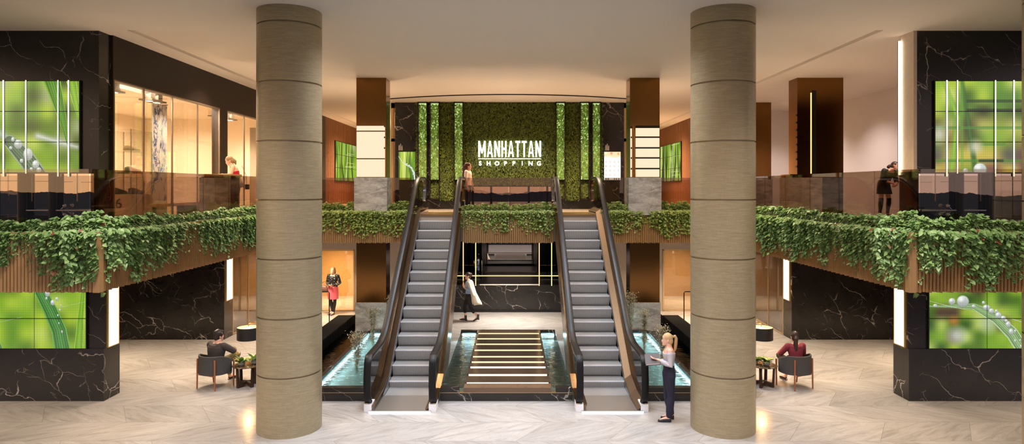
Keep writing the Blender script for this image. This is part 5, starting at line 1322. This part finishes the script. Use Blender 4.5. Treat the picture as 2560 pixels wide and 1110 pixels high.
# 6 man seated in the left armchair
SEAT = dict(pel=(0,.08,.50), hip_r=(-.10,.04,.51), hip_l=(.10,.04,.51))
p = Person('dark haired man in a charcoal hooded jacket seated in the left armchair', (-6.55,14.70,0), 158, {**SEAT, **dict(
    chest=(.0,.04,.86), neck=(0,.005,1.0), head=(0,-.03,1.135), sh_r=(-.20,.03,.945), sh_l=(.20,.03,.945), el_r=(-.30,-.16,.80), wr_r=(-.12,-.36,.78), el_l=(.31,-.10,.74), wr_l=(.16,-.30,.74),
    kn_r=(-.17,-.36,.66), kn_l=(.14,-.42,.52), an_r=(.05,-.60,.50), an_l=(.12,-.46,.10), toe_r=(.14,-.78,.56), toe_l=(.14,-.72,.03))}, look=-18, male=True, vox=.0085,
    hand={'r': dict(dir=(.8,-.5,-.2), palm=(0,.2,-1), curl=.5), 'l': dict(dir=(-.5,-.8,0), palm=(0,0,-1), curl=.5)})
p.body(m_skin); m_jacket = M('charcoal_jacket', (62,56,56), .85, noise=(20,.15))
def hood(mb):
    c = p.spine(1.38)+V((0,.06,.0))
    for k in range(9): 
        a = math.pi*k/8; mb.ball(c+V((.125*math.cos(a),.055*math.sin(a)-.01,-.035*math.sin(a)+.02)), .05,.045,.048)
p.top('hooded_jacket', m_jacket, (.86,1.41), 1.0, .022, extra=hood)
p.trousers(M('olive_trouser_cloth', (92,88,62), .85, noise=(16,.15)), .95, (.80,1.0), .014, .03); p.shoes(M('black_sneaker', (18,18,18), .5))
p.hair(hair_mat('near_black_hair', (18,13,11), (54,36,28)), [([(0,-.03,.10),(0,.02,.12),(0,.08,.09)], [.045,.05,.05]), ([(-.02,-.07,.10),(.03,-.06,.105)], [.028,.028])], r=(.085,.102,.104))

# 7 woman seated in the right armchair
p = Person('woman with a long dark ponytail in a maroon hoodie seated in the right armchair', (6.53,14.70,0), 186, {**SEAT, **dict(
    chest=(0,.03,.85), neck=(0,.01,.99), head=(0,-.01,1.125), sh_r=(-.175,.03,.93), sh_l=(.175,.03,.93), el_r=(-.27,-.10,.70), wr_r=(-.10,-.30,.72), el_l=(.28,-.12,.72), wr_l=(.14,-.34,.72),
    kn_r=(-.08,-.42,.56), kn_l=(.16,-.40,.62), an_r=(-.02,-.42,.10), an_l=(-.02,-.62,.46), toe_r=(-.02,-.66,.03), toe_l=(-.10,-.82,.40))}, look=-6, vox=.0085,
    hand={'r': dict(dir=(.6,-.7,0), palm=(0,0,-1), curl=.5), 'l': dict(dir=(-.6,-.7,0), palm=(0,0,-1), curl=.5)})
p.body(m_skin); m_maroon = M('maroon_hoodie_cloth', (132,48,62), .85, noise=(20,.12))
def hood2(mb):
    c = p.spine(1.37)+V((0,.06,0))
    for k in range(9):
        a = math.pi*k/8; mb.ball(c+V((.11*math.cos(a),.05*math.sin(a)-.01,-.035*math.sin(a)+.02)), .045,.04,.045)
p.top('maroon_hoodie', m_maroon, (.86,1.41), 1.0, .02, extra=hood2)
p.trousers(M('black_jeans_cloth', (20,18,20), .8), .97, (.80,1.0), .008); p.shoes(M('black_sneaker', (18,18,18)))
p.hair(m_dkhair, [([(.0,.10,.03),(.02,.135,-.02),(.03,.14,-.14),(.03,.135,-.28),(.02,.125,-.38)], [.03,.045,.05,.042,.015])], r=(.083,.104,.100))

# 8 laughing woman on the right gallery
p = Person('laughing dark haired woman in a black dress bending forward on the right gallery', (10.72,18.4,ZU), 18, dict(
    pel=(-.04,.03,.90), chest=(.02,-.07,1.22), neck=(.06,-.14,1.33), head=(.13,-.20,1.43), sh_r=(-.12,-.07,1.30), sh_l=(.20,-.10,1.27), el_r=(-.23,-.10,1.04), wr_r=(.02,-.26,.93), el_l=(.26,-.13,1.00), wr_l=(.10,-.27,.90),
    hip_r=(-.13,.02,.87), hip_l=(.06,.02,.87), kn_r=(-.17,-.01,.47), kn_l=(.12,-.01,.47), an_r=(-.18,.02,.085), an_l=(.10,.02,.085), toe_r=(-.29,-.12,.02), toe_l=(.03,-.17,.02)), look=28, tilt=14, nod=4, vox=.009,
    hand={'r': dict(dir=(.9,-.3,-.3), palm=(0,1,.3), curl=.6), 'l': dict(dir=(-.9,-.2,-.3), palm=(0,1,.3), curl=.6)})
p.body(m_skin2, smile=True); m_blk = M('black_dress_cloth', (14,13,14), .75)
p.top('dress_bodice', m_blk, (.98,1.375), .62, .022)
mb = MB(); rings = []
for z, w, d, x, y in ((1.05,.15,.115,-.02,.01),(.95,.175,.13,-.04,.02),(.80,.20,.15,-.04,.01),(.64,.225,.165,-.035,.0)): rings.append(ring(V((x,y,z)), V((1,0,0)), V((0,1,0)), w, d, 24, .1))
mb.loft(rings).build('skirt', m_blk, p.t, smooth=True, world=False)
mb = MB()
for sd in 'rl': p.leg(mb, sd, .46, 1, .010)
remeshed(mb, 'knee_boots', m_blk, p.t, .009, 1); p.shoes(m_blk, heel=.02)
p.hair(m_dkhair, [([(0,.08,.0),(-.01,.13,-.02),(-.02,.15,-.04)], [.05,.055,.05])], r=(.080,.098,.096))
# ------------------------------------------------------------------ world, lights, camera
wd = bpy.data.worlds.new('dusk_sky'); bpy.context.scene.world = wd; wd.use_nodes = True
nt = wd.node_tree; nt.nodes.clear()
def wn(t, ins=None, **k):
    x = nt.nodes.new('ShaderNode'+t)
    for a, v in k.items(): setattr(x, a, v)
    for a, v in (ins or {}).items():
        if isinstance(v, bpy.types.NodeSocket): nt.links.new(v, x.inputs[a])
        else: x.inputs[a].default_value = v
    return x
tc = wn('TexCoord').outputs['Generated']
sp = wn('SeparateXYZ', {0: tc})
ns = wn('TexNoise', {'Vector': wn('Mapping', {0: tc, 'Scale': (9,9,0)}).outputs[0], 'Scale': 1.6, 'Detail': 6.0, 'Roughness': .6}).outputs[0]
hill = wn('Math', {0: sp.outputs[2], 1: wn('Math', {0: ns, 1: .028}, operation='MULTIPLY').outputs[0]}, operation='SUBTRACT').outputs[0]
hill = wn('Math', {0: hill, 1: .02}, operation='ADD').outputs[0]
ismt = wn('Math', {0: hill, 1: 0.0}, operation='GREATER_THAN').outputs[0]
def mixc(f, a, b):
    m_ = nt.nodes.new('ShaderNodeMix'); m_.data_type = 'RGBA'
    for i, v in ((0,f),(6,a),(7,b)):
        if isinstance(v, bpy.types.NodeSocket): nt.links.new(v, m_.inputs[i])
        else: m_.inputs[i].default_value = v
    return m_.outputs[2]
def wramp(stops):
    r_ = wn('ValToRGB', {0: sp.outputs[2]}); e = r_.color_ramp.elements
    while len(e) < len(stops): e.new(.5)
    for q, (p_, c) in zip(e, stops): q.position = p_; q.color = c
    return r_.outputs[0]
west = wramp([(0, srgb(255,206,156)), (.10, srgb(244,206,176)), (.3, srgb(196,186,196)), (.9, srgb(128,142,178))])
east = wramp([(0, srgb(196,168,160)), (.10, srgb(186,168,166)), (.3, srgb(166,168,184)), (.9, srgb(122,136,172))])
az = wn('MapRange', {0: sp.outputs[0], 1: -.6, 2: .6, 3: 0.0, 4: 1.0}).outputs[0]
sky = mixc(az, west, east)
bgc = mixc(ismt, srgb(42,44,52), sky)
bg = wn('Background', {0: bgc, 1: 1.12}); ow = wn('OutputWorld'); nt.links.new(bg.outputs[0], ow.inputs[0])

WARM = (255,224,190); NEUT = (255,240,226)
# fill lights added under the atrium ceiling, without fixtures of their own
for x in (-1.9, 1.9):
    for y in (8.0, 12.5, 17.0):
        lamp('ceiling_fill', 'AREA', (x,y,ZC-.03), 84, (244,246,255), size=1.6)
for x in (-3.0, 0, 3.0): lamp('ceiling_fill', 'AREA', (x,22.6,ZC-.03), 110, WARM, size=.6)
for x in (-5.6, 5.6):
    lamp('ceiling_fill', 'AREA', (x,8.8,ZC-.03), 110, NEUT, size=1.2)  # added to brighten the column sides
    lamp('ceiling_fill', 'AREA', (x,15.5,ZC-.03), 90, WARM, size=1.2)
# unseen fill lights added below the balconies to brighten the ground floor
for s in (-1, 1):
    for x, y, e in ((10.5,16.5,62),(7.4,12.0,30),(7.4,15.5,42),(7.0,18.5,45),(6.8,22.0,75),(4.6,21.6,45),(11,12.2,24)):
        lamp('soffit_fill', 'AREA', (x*s,y,ZS-.02), e, WARM, size=.5)
    lamp('shop_downlight', 'AREA', (7.0*s,25.4,ZS-.05), 120 if s < 0 else 75, WARM, size=1.5)
    lamp('store_downlight', 'AREA', (10.5*s,22,ZS-.05), 16, (255,250,244), size=1.5)
    lamp('rear_downlight', 'AREA', (6.6*s,32,ZC-.05), 430, WARM, size=2.0)
    lamp('gallery_downlight', 'AREA', (7.6*s,18,ZC-.05), 50, WARM, size=.5)
lamp('soffit_fill', 'AREA', (0,21.8,ZS-.02), 95, NEUT, size=.8)
for y in (15.5, 18, 20.8):
    lamp('shop_downlight', 'AREA', (-11.2,y,6.9), 105, (255,238,216), size=1.4, spread=160); lamp('shop_downlight', 'AREA', (-8.95,y+.3,6.9), 70, (255,238,216), (0,R(-18),0), size=.3, sizey=1.6, spread=150)
for y in (17, 22, 25.5): lamp('gallery_downlight', 'AREA', (10.9,y,ZC-.05), 55, (255,236,230), size=1.0)

# upward fill lights added at floor level to brighten the ceiling
for x, y in ((-4.9,21.2),(4.9,21.2),(0,20.6),(-7.6,13.0),(7.6,13.0),(-7.6,17.5),(7.6,17.5)):
    lamp('upward_fill', 'AREA', (x,y,ZU+.02), 26 if y > 19 else 14, WARM, (R(180),0,0), size=.25, spread=130)

cam = bpy.data.cameras.new('camera'); co = bpy.data.objects.new('camera', cam); C.objects.link(co)
co.location = (.12, 0, H); co.rotation_euler = (R(90), 0, 0)
cam.sensor_width = 36; cam.lens = 36*1620/2560; cam.shift_y = -85/2560; cam.clip_end = 300
sc = bpy.context.scene; sc.camera = co
sc.view_settings.view_transform = 'Standard'; sc.view_settings.look = 'None'; sc.view_settings.gamma = 1
sc.view_settings.exposure = .7
try: sc.view_settings.use_curve_mapping = False
except Exception: pass
